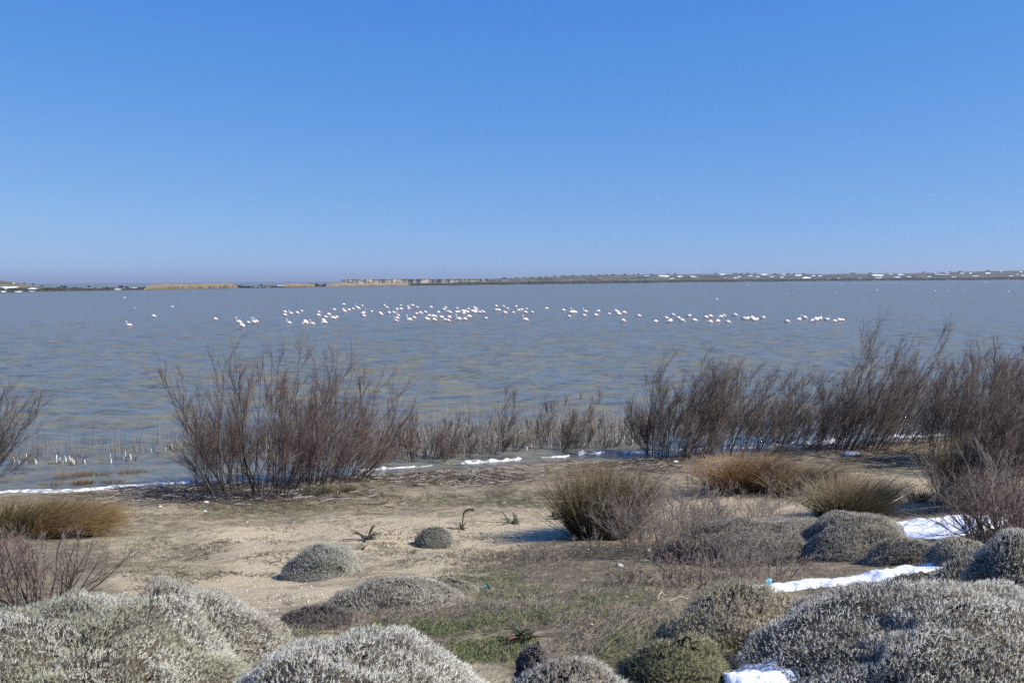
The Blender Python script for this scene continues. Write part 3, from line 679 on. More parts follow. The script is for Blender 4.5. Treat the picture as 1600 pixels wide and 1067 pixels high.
TAM = dict(col=(0.036, 0.029, 0.026), tipcol=(0.066, 0.049, 0.043))
WR = np.array([0.10, 0.0, 0.0])
def tamarisk(label, px, py, wpx, hpx, n, seed, lean=0.0, wind=0.0, spread=48, dens=1.0, group='bare tamarisk bushes along the shore', col=None, tip=None, basefrac=.22, hvar=.45, twig=.0028):
    rs = np.random.RandomState(seed); b = at_ground(px, py); k = b[1] / F
    w, h = wpx * k, hpx * k
    S = stems(rs, n, w * basefrac, h * 0.92, spread, np.array([lean, 0, 0]), 9, 0.10, np.array([wind, 0, 0]), 0.013 * max(0.6, h / 2.6), hvar=hvar)
    S2 = stems(rs, max(2, int(n * .45)), w * basefrac * 1.1, h * 0.50, 82, np.array([lean * .6, -.1, 0]), 9, 0.03, np.array([wind, 0, 0]), 0.009 * max(0.6, h / 2.6), hvar=.5)
    S = (np.concatenate([S[0], S2[0]]), np.concatenate([S[1], S2[1]]))
    return woody('tamarisk_bush', label, 'bush', b, rs, S, twig=twig, col=col or TAM['col'], tipcol=tip or TAM['tipcol'], n1=max(3, int(8 * dens)), n2=7, n3=4, l1=h * .30, l2=h * .17, l3=h * .10, ang=(24, 21, 18),
                 wind=np.array([wind, 0, 0]) * .7, group=group, tlow=.08, pale=.05)
RED, REDT = (0.042, 0.031, 0.027), (0.084, 0.056, 0.048)
tamarisk('large reddish-brown bare tamarisk bush left of centre on the shore', 425, 768, 285, 215, 44, 201, 0.08, 0.016, 44, .75, col=RED, tip=REDT, basefrac=.36, hvar=.62)
tamarisk('thin bare tamarisk leaning out left from the large reddish bush', 342, 758, 90, 150, 8, 202, -0.22, 0.02, 26, .9, col=RED, tip=REDT)
tamarisk('spreading bare tamarisk on the right flank of the large reddish bush', 520, 750, 190, 165, 26, 203, 0.22, 0.02, 50, .8, col=RED, tip=REDT, basefrac=.28)
tamarisk('bare tamarisk bush cut by the left edge of the picture', -55, 752, 150, 165, 16, 204, 0.42, 0.03, 40, .9)
tamarisk('low reddish tamarisk thicket right of the large bush', 655, 718, 120, 78, 18, 205, 0.1, 0.02, 35, .7, col=RED, tip=REDT, basefrac=.42)
tamarisk('low thin tamarisk at the waterline, between the low reddish thicket and the leaning sapling', 735, 713, 120, 66, 14, 206, 0.12, 0.03, 30, .6, basefrac=.45)
tamarisk('slender solitary tamarisk sapling leaning right above the icy stubs', 788, 706, 50, 100, 4, 207, 0.15, 0.04, 14, .9)
tamarisk('thin tamarisk with two tall shoots left of the right-hand thicket', 872, 700, 110, 96, 14, 208, 0.10, 0.05, 26, .7, basefrac=.35)
tamarisk('sparse low tamarisk twigs at the waterline mid right', 948, 695, 110, 54, 12, 209, 0.1, 0.04, 30, .6, basefrac=.45)
tamarisk('dense dark tamarisk at the left end of the right-hand thicket', 1060, 714, 160, 150, 40, 210, 0.10, 0.06, 28, 1.0, basefrac=.36)
tamarisk('dark tamarisk second from the left in the right-hand thicket', 1160, 708, 160, 138, 28, 211, 0.22, 0.07, 26, .9, basefrac=.38)
tamarisk('lower dark tamarisk in the middle of the right-hand thicket', 1250, 700, 160, 112, 26, 212, 0.26, 0.07, 28, .8, basefrac=.42)
tamarisk('tallest wind-swept tamarisk leaning right in the right-hand thicket', 1322, 704, 170, 182, 32, 213, 0.32, 0.06, 20, .9, basefrac=.36, hvar=.65)
tamarisk('wind-swept tamarisk just behind the tallest one on the right', 1400, 696, 150, 138, 24, 214, 0.40, 0.07, 24, .8, basefrac=.35)
tamarisk('big dark tamarisk at the right edge behind the rushes', 1515, 724, 190, 180, 46, 215, 0.26, 0.06, 28, 1.0, basefrac=.40)
tamarisk('dark tamarisk cut off by the right edge of the picture', 1605, 738, 170, 175, 34, 216, 0.14, 0.05, 34, .9, basefrac=.4)

tamarisk('dark grey-brown bush rising behind the tangled shrub at the right edge', 1575, 790, 190, 190, 40, 217, 0.16, 0.05, 34, .9, basefrac=.4)
# bare grey shrubs nearer the camera
def shrub(label, px, py, wpx, hpx, n, seed, lean=(0, 0), spread=55, col=(0.10, 0.085, 0.075), tip=(0.20, 0.165, 0.145), twig=.0018, name='bare_shrub', n1=5, n2=4, n3=3, basefrac=.25, pale=.15, curve=.07, jit=.10, r0=.010, group=None):
    rs = np.random.RandomState(seed); b = at_ground(px, py); k = b[1] / F; w, h = wpx * k, hpx * k
    S = stems(rs, n, w * basefrac, h, spread, np.array([lean[0], lean[1], 0]), 8, curve, np.zeros(3), r0, jit=jit)
    return woody(name, label, 'shrub', b, rs, S, twig=twig, col=col, tipcol=tip, n1=n1, n2=n2, n3=n3, l1=h * .32, l2=h * .17, l3=h * .09, group=group, curve=curve * .6, pale=pale)
shrub('leafless dark shrub above the silvery cushion at the left edge', 62, 945, 190, 135, 34, 301, (0.12, 0), 58, (0.065, 0.05, 0.042), (0.15, 0.105, 0.09), r0=.009)
shrub('leafless shrub at the very left edge in front of the golden tussock', -25, 915, 130, 120, 16, 302, (0.1, 0), 50, (0.065, 0.05, 0.042), (0.15, 0.105, 0.09))
shrub('thin white dead plant standing on sand right of the dark shrub', 205, 884, 60, 45, 3, 303, (0, 0), 60, (0.32, 0.30, 0.28), (0.40, 0.38, 0.36), n1=3, n2=2, n3=1, r0=.004, twig=.0012)
DRY = dict(col=(0.13, 0.105, 0.088), tip=(0.21, 0.165, 0.138))
shrub('dead grey-pink twiggy shrub right of the dark rush tussock', 1060, 868, 210, 128, 90, 304, (0.05, 0), 52, n1=4, basefrac=.42, r0=.0032, pale=.07, **DRY)
shrub('dead grey twiggy shrub in front of the brown grass clump', 1145, 856, 160, 100, 56, 305, (0, 0), 48, n1=4, basefrac=.42, r0=.0032, pale=.07, **DRY)
shrub('low tangle of dead twigs in front of the dark rush tussock', 955, 868, 150, 48, 30, 306, (0, 0), 66, n1=4, basefrac=.45, r0=.0032, pale=.07, **DRY)
shrub('dead reddish twigs above the snow strip in the hollow', 1105, 915, 150, 75, 34, 307, (0.05, 0), 58, n1=4, basefrac=.42, r0=.0032, pale=.07, col=(0.12, 0.085, 0.07), tip=(0.21, 0.155, 0.13))
shrub('low dead twigs left of the hollow beside the green weeds', 1000, 912, 100, 42, 20, 308, (0, 0), 66, n1=4, basefrac=.45, r0=.0032, pale=.07, col=(0.09, 0.075, 0.06), tip=(0.19, 0.15, 0.125))
shrub('flattened dark dead twigs on the sand left of the rush tussock', 838, 872, 130, 26, 22, 309, (-0.1, 0), 74, n1=4, basefrac=.45, r0=.0032, pale=.07, col=(0.085, 0.072, 0.06), tip=(0.17, 0.14, 0.12))
shrub('pale crooked dead shrub between the brown and the olive tussocks', 1238, 785, 90, 60, 9, 310, (0.1, 0), 60, (0.20, 0.17, 0.15), (0.27, 0.235, 0.21), n1=4, n2=3, n3=2, jit=.28, r0=.008)
shrub('tangled shrub with pale crooked branches at the right edge', 1585, 838, 180, 150, 54, 311, (0, 0), 48, (0.13, 0.105, 0.095), (0.17, 0.12, 0.10), jit=.26, r0=.011, n1=6, n2=4, n3=3, basefrac=.34, pale=.3)
shrub('reddish-brown bare shrub beside the snow patch at the right', 1562, 860, 120, 125, 34, 312, (-0.03, 0), 36, (0.085, 0.055, 0.045), (0.15, 0.10, 0.08), n1=6, n2=4, n3=3, jit=.16, basefrac=.38)
shrub('dry stalks in front of the back row of cushions', 1180, 905, 140, 85, 34, 313, (0, 0), 50, n1=3, n2=3, n3=2, basefrac=.45, r0=.004, **DRY)

# ------------------------------------------------------------------ rush and grass tussocks
def tussock(label, px, py, wpx, hpx, n, seed, cols, spread=38, lean=(0, 0), droop=0.05, basefrac=.20, r=.0032, name='rush_tussock', cat='rushes', deadfrac=.18, deadcol=(0.25, 0.20, 0.13), tipdry=.5, tipcol=(0.22, 0.15, 0.085), group=None, hvar=.5):
    rs = np.random.RandomState(seed); b = at_ground(px, py); k = b[1] / F; w, h = wpx * k, hpx * k
    th = rs.uniform(0, 2 * math.pi, n); q = np.sqrt(rs.rand(n)); rr = q * w * basefrac
    B = np.stack([rr * np.cos(th), rr * np.sin(th) * .6, 0 * th], 1)
    B[:, 2] = ground_z(B[:, 0] + b[0], B[:, 1] + b[1]) - b[2] - 0.03
    out = np.stack([np.cos(th), np.sin(th), 0 * th], 1)
    a = np.radians(np.abs(q * spread * (0.35 + .8 * rs.rand(n)) + rs.normal(0, 9, n)))[:, None]
    d = unit(out * np.sin(a) + UP * np.cos(a) + np.array([lean[0], lean[1], 0]) * (0.6 + .8 * rs.rand(n, 1)))
    K = 4; L = h * (1 - hvar + hvar * 1.25 * rs.rand(n)) / np.maximum(0.75, d[:, 2]) ; st = (L / (K - 1))[:, None]
    Q = np.empty((n, K, 3)); Q[:, 0] = B
    hv = unit(d * np.array([1, 1, 0]) + np.array([lean[0], lean[1], 0]) + 1e-4)
    for j in range(1, K):
        d = unit(d + droop * 1.35 * j * (hv * .8 - UP * .55) + .08 * rs.normal(size=(n, 3))); Q[:, j] = Q[:, j - 1] + d * st
    R = np.tile(np.array([1, .95, .65, .15]) * r, (n, 1))
    cols = np.asarray(cols); c = cols[rs.randint(len(cols), size=n)] * (0.7 + .6 * rs.rand(n, 1))
    tw = np.array([0, .1, .5, 1.0])[None, :, None] * tipdry * rs.rand(n, 1, 1) * 1.6; tw = np.clip(tw, 0, 1)
    c = c[:, None, :] * (1 - tw) + np.asarray(tipcol) * tw
    dead = rs.rand(n) < deadfrac
    c[dead] = np.asarray(deadcol) * (0.7 + .5 * rs.rand(dead.sum(), 1, 1))
    root = thing(name, label, cat, tuple(b), group)
    mb = MB(); tubes(mb, Q[~dead], R[~dead], c[~dead], 3); link('blades', mb.mesh('blades'), M_BLADE, root, kind='stuff')
    mb = MB(); tubes(mb, Q[dead], R[dead], c[dead], 3); link('dead_blades', mb.mesh('dead_blades'), M_BLADE, root, kind='stuff')
    return root
DG = [(0.045, 0.048, 0.026), (0.06, 0.06, 0.03), (0.085, 0.07, 0.035)]
OL = [(0.085, 0.082, 0.035), (0.11, 0.095, 0.042), (0.06, 0.062, 0.03)]
RU = [(0.17, 0.085, 0.035), (0.21, 0.115, 0.05), (0.13, 0.07, 0.032)]
GO = [(0.38, 0.25, 0.09), (0.45, 0.30, 0.12), (0.28, 0.18, 0.07)]
tussock('large dark green rush tussock standing on the sand right of centre', 936, 842, 150, 122, 2600, 401, DG, 30, (0.08, 0), .02, .26, deadfrac=.14)
tussock('rusty brown grass clump below the right-hand tamarisks', 1160, 768, 130, 68, 2200, 402, RU, 44, (0.10, 0), .06, .34, r=.004, tipcol=(0.26, 0.15, 0.08), name='grass_tussock', cat='grass')
tussock('tan dry grass clump right of the rusty brown clump', 1245, 768, 110, 55, 1300, 403, [(0.22, 0.16, 0.09), (0.16, 0.115, 0.06), (0.10, 0.08, 0.04)], 55, (0.35, 0), .07, .32, r=.0035, name='grass_tussock', cat='grass')
tussock('olive rush tussock with tan tips above the back cushions', 1325, 808, 130, 75, 2000, 404, OL, 50, (0.18, 0), .05, .30, tipcol=(0.30, 0.22, 0.14), tipdry=.8)
tussock('tall dark rushes standing before the tamarisk at the right edge', 1505, 785, 100, 112, 1700, 405, [(0.040, 0.042, 0.028), (0.055, 0.05, 0.033), (0.075, 0.062, 0.042)], 26, (0.14, 0), .015, .32, deadfrac=.22, tipcol=(0.16, 0.12, 0.085))
tussock('small green rushes at the foot of the tall dark rushes', 1436, 785, 40, 32, 220, 406, DG, 45, (0, 0), .05, .25)
tussock('olive and gold grass tussock at the left edge', 25, 836, 170, 66, 2300, 407, [(0.11, 0.098, 0.036), (0.15, 0.12, 0.045), (0.085, 0.08, 0.033)], 50, (0.12, 0), .05, .42, r=.004, tipcol=(0.25, 0.16, 0.07), name='grass_tussock', cat='grass')
tussock('golden wind-bent grass sweeping right over the sand at left', 86, 838, 110, 78, 2400, 408, GO, 24, (0.75, -.05), .11, .36, r=.0035, deadfrac=.1, name='grass_tussock', cat='grass', tipcol=(0.34, 0.21, 0.09), hvar=.35)
for i, (px, py, w, h, n) in enumerate([(62, 746, 70, 14, 420), (110, 744, 60, 17, 520), (150, 742, 50, 16, 420), (205, 738, 34, 17, 320), (80, 756, 46, 10, 220), (128, 755, 34, 12, 220), (175, 752, 44, 9, 180)]):
    tussock('rusty sedge tuft in the left shallows, %s counted from the left' % ordinal([0, 2, 4, 6, 1, 3, 5][i] + 1), px, py, w, h, n, 420 + i, [(0.13, 0.075, 0.04), (0.10, 0.068, 0.035), (0.16, 0.10, 0.055)], 34, (0.05, 0), .04, .42, r=.006, name='sedge_tuft', cat='sedge', group='rusty sedge tufts in the shallows')
for i, (px, py, w, h, n) in enumerate([(498, 772, 50, 22, 320), (536, 768, 48, 18, 280)]):
    tussock(['grey-green grass tuft at the foot of the large reddish bush', 'greener grass tuft right of the grey-green one'][i], px, py, w, h, n, 440 + i, [[(0.15, 0.15, 0.10), (0.18, 0.17, 0.11)], [(0.085, 0.10, 0.045), (0.12, 0.125, 0.06)]][i], 52, (0.05, 0), .06, .30, name='grass_tuft', cat='grass', tipcol=(0.25, 0.22, 0.15))

# ------------------------------------------------------------------ silvery cushion shrubs
def cushion(label, px, wpx, ytop, Y=None, ybase=None, seed=0, col=(0.50, 0.50, 0.46), dark=(0.115, 0.10, 0.075), dens=1.0, L=0.023, patch=None, pamt=.5, depth=.85, hmax=None, spr=0.9):
    rs = np.random.RandomState(seed)
    if Y is None: Y = at_ground(px, ybase)[1]
    c = at_Y(px, 600, Y); X = c[0]; zg = float(ground_z(X, Y)); a = wpx / 2 / F * Y; bq = a * depth
    yt = at_Y(px, ytop, Y)[2]; h = max(0.10, yt - zg)
    if hmax: h = min(h, hmax)
    root = thing('cushion_shrub', label, 'shrub', (X, Y, zg), 'rounded cushion shrubs on the dune')
    lob = unit(rs.normal(size=(16, 3)) * np.array([1, 1, .7])); lob[:, 2] = np.abs(lob[:, 2]); la = rs.uniform(-.20, .20, 16); lw = rs.uniform(.05, .22, 16)
    def surf(d):
        g = np.zeros(len(d))
        for j in range(16): g += la[j] * np.exp(-(1 - d @ lob[j]) / lw[j])
        q_ = np.sqrt(np.clip(d[:, 0] ** 2 + d[:, 1] ** 2, 0, 1)); e = np.where(d[:, 2] > 0, (1 - q_ ** 2.3) ** 0.72, d[:, 2])
        p = np.stack([d[:, 0] * a, d[:, 1] * bq, e * h], 1) * (1 + np.clip(g, -.22, .12) + 0.52 * (fbm(d[:, 0] * a + 70, (d[:, 1] * bq + d[:, 2] * h) + 70, 2.6, 2, seed % 37) - .5) + 0.20 * (fbm(d[:, 0] * a + 20, (d[:, 1] * bq + d[:, 2] * h) + 20, 7.0, 2, seed % 40) - .5))[:, None]
        p[:, 2] += (ground_z(p[:, 0] + X, p[:, 1] + Y) - zg) * (1 - np.clip(d[:, 2], 0, 1))
        return p
    # woody core
    th = np.linspace(0, 2 * math.pi, 33)[:-1]; ph = np.radians(np.linspace(-12, 90, 13))
    D = np.stack([np.cos(ph)[:, None] * np.cos(th), np.cos(ph)[:, None] * np.sin(th), np.repeat(np.sin(ph)[:, None], 32, 1)], -1).reshape(-1, 3)
    core = surf(D) * 0.90; core += rs.normal(size=core.shape) * 0.012
    link('woody_core', mesh('woody_core', core, [grid_faces(13, 32, True)], np.asarray(dark)[None] * (0.7 + .6 * rs.rand(len(core), 1)), smooth=True), M_CORE, root)
    area = 2 * math.pi * ((a * bq) ** 1.6 / 3 + 2 * ((a * h) ** 1.6) / 3) ** (1 / 1.6)
    n = int(min(25000, area / 0.00022 * dens * (0.026 / L) ** 1.5))
    d = unit(rs.normal(size=(n, 3))); d[:, 2] = np.where(d[:, 2] < -.12, -d[:, 2], d[:, 2]); p = surf(d); tc_ = unit(np.array([[-X, -Y, ZC - zg]]))[0]; keep = (unit(d / np.array([a, bq, h * 1.2])) @ tc_ > -.45) | (d[:, 2] > .6); d = d[keep]; p = p[keep]; n = len(d)
    nn = unit(d / np.array([a, bq, h * 1.2])); dep = (rs.rand(n) ** 1.5 * 0.030)[:, None]; p = p - nn * dep
    bare = fbm(p[:, 0] + 31 + seed * .37, p[:, 1] + p[:, 2] + 31, 5.0, 3, 8); kp = rs.rand(n) > 0.55 * sstep(.60, .72, bare); d = d[kp]; p = p[kp]; nn = nn[kp]; dep = dep[kp]; n = len(d)
    m = 3; P = np.repeat(p, m, 0); Nn = np.repeat(nn, m, 0)
    dirs = unit(Nn * 0.75 + UP * .15 + spr * rs.normal(size=P.shape) * .75)
    ln = L * (0.5 + .8 * rs.rand(n * m, 1))
    w = np.clip(1 - np.repeat(dep, m, 0) / .030 * .75, 0, 1)
    col = np.asarray(col)
    cc = col * (0.55 + .75 * rs.rand(n * m, 1)); 
    if patch is not None:
        pn = fbm(P[:, 0] + 50 + seed, P[:, 1] + P[:, 2] + 50, 7.0, 4, 5)[:, None]; f = sstep(.40, .66, pn) * pamt
        cc = cc * (1 - f) + np.asarray(patch) * (0.7 + .6 * rs.rand(n * m, 1)) * f
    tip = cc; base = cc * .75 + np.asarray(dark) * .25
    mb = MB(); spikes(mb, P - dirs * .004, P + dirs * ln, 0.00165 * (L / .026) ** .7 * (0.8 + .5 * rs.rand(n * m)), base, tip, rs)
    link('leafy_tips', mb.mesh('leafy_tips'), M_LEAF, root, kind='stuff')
    ks = int(500 * a / .5); th_ = rs.uniform(0, 2 * math.pi, ks); q_ = rs.uniform(.88, 1.18, ks)
    sk = np.stack([np.cos(th_) * a * q_, np.sin(th_) * bq * q_, 0 * th_], 1); sk[:, 2] = ground_z(sk[:, 0] + X, sk[:, 1] + Y) - zg - .005
    sd = unit(np.stack([np.cos(th_), np.sin(th_), rs.uniform(.1, 1.2, ks)], 1) + rs.normal(0, .5, (ks, 3)) * np.array([1, 1, .3])); sd[:, 2] = np.abs(sd[:, 2])
    mb = MB(); skc = np.array([[.20, .165, .115]]) * (.5 + .9 * rs.rand(ks, 1)); spikes(mb, sk, sk + sd * (.03 + .07 * rs.rand(ks, 1)), .0022, skc, skc, rs)
    link('dry_skirt', mb.mesh('dry_skirt'), M_BLADE, root, kind='stuff')
    # short stems that carry the tips
    ns = n // 3; sp = surf(d[:ns]); mb = MB(); tw_ = sp + rs.normal(0, .02, sp.shape); spikes(mb, sp * .86, tw_, .0024, np.asarray(dark) * 1.0, np.asarray(dark) * 1.9, rs)
    link('branchlets', mb.mesh('branchlets'), M_TWIG, root, kind='stuff')
    return root
SIL = (0.62, 0.61, 0.52); GRY = (0.37, 0.355, 0.30); GRN = (0.15, 0.16, 0.075); TAN = (0.36, 0.29, 0.20); PUR = (0.15, 0.125, 0.115)
cushion('large silvery cushion filling the bottom left corner', 105, 620, 944, Y=4.4, depth=1.0, seed=501, col=SIL, patch=(0.30, 0.31, 0.18), pamt=.7, L=.020)
cushion('silvery cushion just behind the bottom left one', 275, 330, 922, Y=5.5, depth=1.0, seed=502, col=(0.52, 0.51, 0.44), patch=TAN, pamt=.5)
cushion('silvery cushion at the bottom edge left of centre', 545, 590, 1016, Y=4.05, depth=1.0, seed=503, col=(0.62, 0.61, 0.54), L=.020)
cushion('silvery cushion at the bottom edge right of centre', 900, 270, 1032, Y=4.2, depth=1.0, seed=504, col=(0.46, 0.455, 0.42), patch=TAN, pamt=.6)
cushion('small dark purplish cushion behind the bottom centre one', 835, 90, 1008, Y=4.5, seed=505, col=(0.22, 0.20, 0.185), dark=(0.10, 0.085, 0.08))
cushion('neat grey dome cushion alone on the sand', 506, 136, 849, ybase=899, seed=506, col=(0.46, 0.45, 0.39), dens=1.3, L=.019, dark=(0.11, 0.11, 0.09))
cushion('tiny grey dome cushion alone on the sand', 679, 64, 828, ybase=852, seed=507, col=(0.34, 0.33, 0.285), dens=1.3, L=.019, dark=(0.10, 0.10, 0.08))
cushion('low wide greyish cushion in front of the lone sand dome', 618, 215, 910, ybase=945, seed=508, col=(0.50, 0.48, 0.40), patch=(0.24, 0.21, 0.18), pamt=.6, dens=1.1, L=.021)
cushion('low dark purplish cushion left of the wide greyish one', 495, 130, 950, ybase=975, seed=509, col=(0.17, 0.14, 0.125), dark=(0.07, 0.06, 0.055), dens=1.1, L=.03, spr=1.3)
cushion('little grey cushion at the right end of the wide greyish one', 702, 80, 909, ybase=925, seed=510, col=GRY, dens=1.1, L=.019)
cushion('very large silvery grey cushion filling the bottom right corner', 1515, 560, 944, Y=4.6, depth=1.1, seed=511, col=(0.70, 0.68, 0.59), patch=(0.34, 0.31, 0.22), pamt=.5, L=.020)
cushion('grey cushion lobe left of the bottom right giant', 1300, 200, 940, Y=5.4, depth=1.0, seed=512, col=(0.52, 0.50, 0.42), patch=PUR, pamt=.5)
cushion('tan and green cushion left of the lower snow patch', 1160, 235, 926, Y=5.5, depth=1.0, seed=513, col=(0.46, 0.41, 0.29), patch=GRN, pamt=.6)
cushion('smaller olive cushion casting a dark shadow on the sand', 1066, 165, 994, Y=5.0, depth=1.0, seed=514, col=(0.32, 0.295, 0.18), patch=GRN, pamt=.8, dark=(0.09, 0.085, 0.05))
cushion('broad brownish cushion at the left of the back row', 1215, 290, 812, ybase=868, seed=515, col=(0.40, 0.365, 0.315), patch=PUR, pamt=.5, dens=1.2)
cushion('broad grey cushion right of the brownish one in the back row', 1332, 200, 806, ybase=866, seed=516, col=(0.43, 0.41, 0.35), patch=PUR, pamt=.4, dens=1.2)
cushion('brownish grey cushion below the upper snow patch', 1425, 130, 836, ybase=874, seed=517, col=(0.40, 0.365, 0.30), patch=TAN, pamt=.5, dens=1.2)
cushion('round grey cushion at the right end of the back row', 1508, 120, 846, ybase=877, seed=518, col=(0.46, 0.44, 0.37), dens=1.2)
cushion('small grey cushion at the right end of the snow strip', 1448, 140, 888, ybase=925, seed=519, col=(0.37, 0.36, 0.305), dens=1.1)
cushion('round silvery cushion left of the right edge one', 1528, 140, 880, ybase=935, seed=520, col=(0.50, 0.48, 0.41), dens=1.1)
cushion('tall silvery cushion cut by the right edge', 1600, 170, 838, ybase=945, seed=521, col=(0.54, 0.52, 0.44), dens=1.1)
cushion('dark brownish cushion in the gap at the right edge', 1570, 200, 938, ybase=985, seed=523, col=(0.20, 0.185, 0.16), dark=(0.09, 0.08, 0.065), dens=1.0)
cushion('flat grey lobe bridging the two right-hand cushion rows', 1490, 170, 912, ybase=950, seed=524, col=(0.30, 0.29, 0.26), dens=1.0)
cushion('low grey cushion in front of the snow strip', 1365, 160, 914, ybase=938, seed=522, col=(0.33, 0.32, 0.28), dens=1.1)

# ------------------------------------------------------------------ snow and shore ice
def ribbon(name, label, cat, pts, mat, thick, seed, rough=0.3, n=90, m=15, group=None, water=False):
    """pts: (px, py, half width in m) along a line on the ground; a lumpy bank of snow or ice with a ragged edge"""
    P = np.array([[*at_ground(p[0], p[1]), p[2]] for p in pts]); tt = np.linspace(0, len(P) - 1, n); i = np.arange(len(P))
    C = np.stack([np.interp(tt, i, P[:, k]) for k in range(4)], 1)
    T = unit(np.gradient(C[:, :2], axis=0)); Nn = np.stack([-T[:, 1], T[:, 0]], 1)
    v = np.linspace(-1, 1, m); s = np.arange(n) / n * len(P)
    wl = C[:, 3] * (1 + rough * 2.2 * (fbm(C[:, 0] * 3 + 9, C[:, 1] * 3, 1.0, 4, seed) - .5)) * np.minimum(1, np.minimum(np.arange(n), np.arange(n)[::-1]) / 5.0) ** .6
    wr = C[:, 3] * (1 + rough * 2.2 * (fbm(C[:, 0] * 3 + 40, C[:, 1] * 3, 1.0, 4, seed + 7) - .5)) * np.minimum(1, np.minimum(np.arange(n), np.arange(n)[::-1]) / 5.0) ** .6
    X = C[:, None, 0] + Nn[:, None, 0] * np.where(v < 0, v * wl[:, None], v * wr[:, None]); Y = C[:, None, 1] + Nn[:, None, 1] * np.where(v < 0, v * wl[:, None], v * wr[:, None])
    G = ground_z(X, Y)
    if water: G = np.maximum(G, -0.02)
    Z = G + thick * ((1 - np.abs(v) ** 2.4)[None] * (0.25 + 1.9 * fbm(X, Y, 5.5, 4, seed + 3)) - 0.42)
    V = np.stack([X, Y, Z], -1).reshape(-1, 3); o0 = V.mean(0)
    o = link(name, mesh(name, V - o0, [grid_faces(n, m)], smooth=True), mat, loc=o0)
    return tag(o, label, cat, group)
ribbon('snow_patch', 'bright snow patch beside the bare shrub at the right', 'snow', [(1385, 822, .2), (1425, 824, .62), (1460, 826, .8), (1495, 828, .75), (1530, 832, .4)], M_SNOW, .055, 601, .5, 150, 41)
ribbon('snow_patch', 'curving snow strip in the hollow between the cushion rows', 'snow', [(1135, 932, .08), (1185, 922, .24), (1240, 916, .22), (1310, 910, .20), (1370, 902, .24), (1420, 893, .24), (1470, 884, .14)], M_SNOW, .05, 602, .6, 220, 25)
ribbon('snow_patch', 'small snow patch at the bottom edge left of the giant cushion', 'snow', [(1130, 1066, .08), (1160, 1060, .17), (1190, 1054, .20), (1230, 1046, .2)], M_SNOW, .07, 603, .6, 110, 27)
ICE = 'ridges of dirty ice along the waterline'
for i, (pts, th, lab) in enumerate([
    ([(-40, 771, .2), (30, 768, .26), (80, 768, .15), (130, 766, .16), (190, 760, .15), (250, 757, .11), (320, 752, .08)], .06, 'long white ridge of ice on the left shore'),
    ([(560, 735, .10), (590, 732, .16), (640, 730, .12), (680, 727, .10)], .07, 'broken ice ridge right of the large reddish bush'),
    ([(700, 726, .10), (745, 722, .18), (790, 719, .20), (815, 717, .12)], .09, 'white ice ridge left of the rush tussock'),
    ([(845, 715, .10), (875, 712, .2), (890, 712, .12)], .09, 'short ice lump above the rush tussock'),
    ([(900, 710, .14), (925, 708, .3), (945, 707, .16)], .13, 'thick ice lump above the dark rush tussock'),
    ([(965, 709, .1), (990, 707, .22), (1025, 706, .12)], .10, 'ice ridge touching the right-hand thicket'),
    ([(1060, 703, .1), (1120, 700, .18), (1180, 697, .14)], .09, 'ice seen through the first right-hand tamarisks'),
    ([(1210, 695, .12), (1260, 692, .22), (1300, 690, .22), (1345, 687, .15)], .10, 'long ice ridge under the middle right-hand tamarisks'),
    ([(1370, 684, .12), (1420, 682, .2), (1500, 677, .14)], .09, 'ice ridge beyond the tallest wind-swept tamarisk')]):
    ribbon('ice_ridge', lab, 'ice', pts, M_ICE, th * .75, 620 + i, .9, 130, 17, ICE)

# ice-coated stubs in the shallows
def icy_clump(px, py, i, hpx, n, seed, lab, grp):
    rs = np.random.RandomState(seed); b = at_z(px, py, 0.0); k = b[1] / F; h = hpx * k
    root = thing('icy_stub_clump', lab, 'icy stems', tuple(b), grp)
    B = np.stack([rs.normal(0, .10, n), rs.normal(0, .10, n), np.full(n, -.15)], 1)
    T = B + np.stack([rs.normal(0, .05, n), rs.normal(0, .04, n), .15 + h * (.2 + .65 * rs.rand(n))], 1)
    for j in range(n):
        mb = MB(); lo = B[j] + (T[j] - B[j]) * .55
        tubes(mb, np.array([[B[j], lo, T[j]]]), np.array([[.012, .011, .006]]), (0.10, 0.08, 0.06), 4); link('stub', mb.mesh('stub'), M_TWIG, root)
        if rs.rand() < .55:
            mb = MB(); e = T[j] - lo; q = np.stack([lo + e * t_ for t_ in (-.25, .1, .5, .9, 1.08)]) + rs.normal(0, .004, (5, 3))
            tubes(mb, q[None], np.array([[.005, .014, .018, .014, .004]]) * rs.uniform(.45, 1.2), (0.54, 0.52, 0.47), 6); link('ice_cap', mb.mesh('ice_cap', True), M_MISC, root)
rs = np.random.RandomState(88)
left = [(28, 722, 14), (48, 724, 12), (64, 723, 9), (88, 724, 16), (95, 723, 14), (104, 722, 18), (113, 724, 18), (121, 724, 17), (127, 724, 14), (164, 722, 14), (192, 719, 18), (198, 718, 14), (207, 718, 16), (243, 708, 14), (253, 706, 14), (272, 702, 14), (285, 704, 14), (392, 704, 14), (418, 702, 12)]
mid = sorted([(float(rs.uniform(560, 1010)), float(0)) for _ in range(46)])
mid = [(px, 726 - (px - 560) * .062 - rs.uniform(6, 34), rs.uniform(10, 17)) for px, _ in mid]
mid.sort()
for i, (px, py, h) in enumerate(left): icy_clump(px, py, i, h, 4, 700 + i, 'ice-capped reed stubs in the left shallows, %s clump from the left' % ordinal(i + 1), 'ice-capped stubs in the left shallows')
for i, (px, py, h) in enumerate(mid): icy_clump(px, py, i, h, 5, 760 + i, 'ice-capped stubs in the middle shallows, %s clump from the left' % ordinal(i + 1), 'ice-capped stubs in the middle shallows')
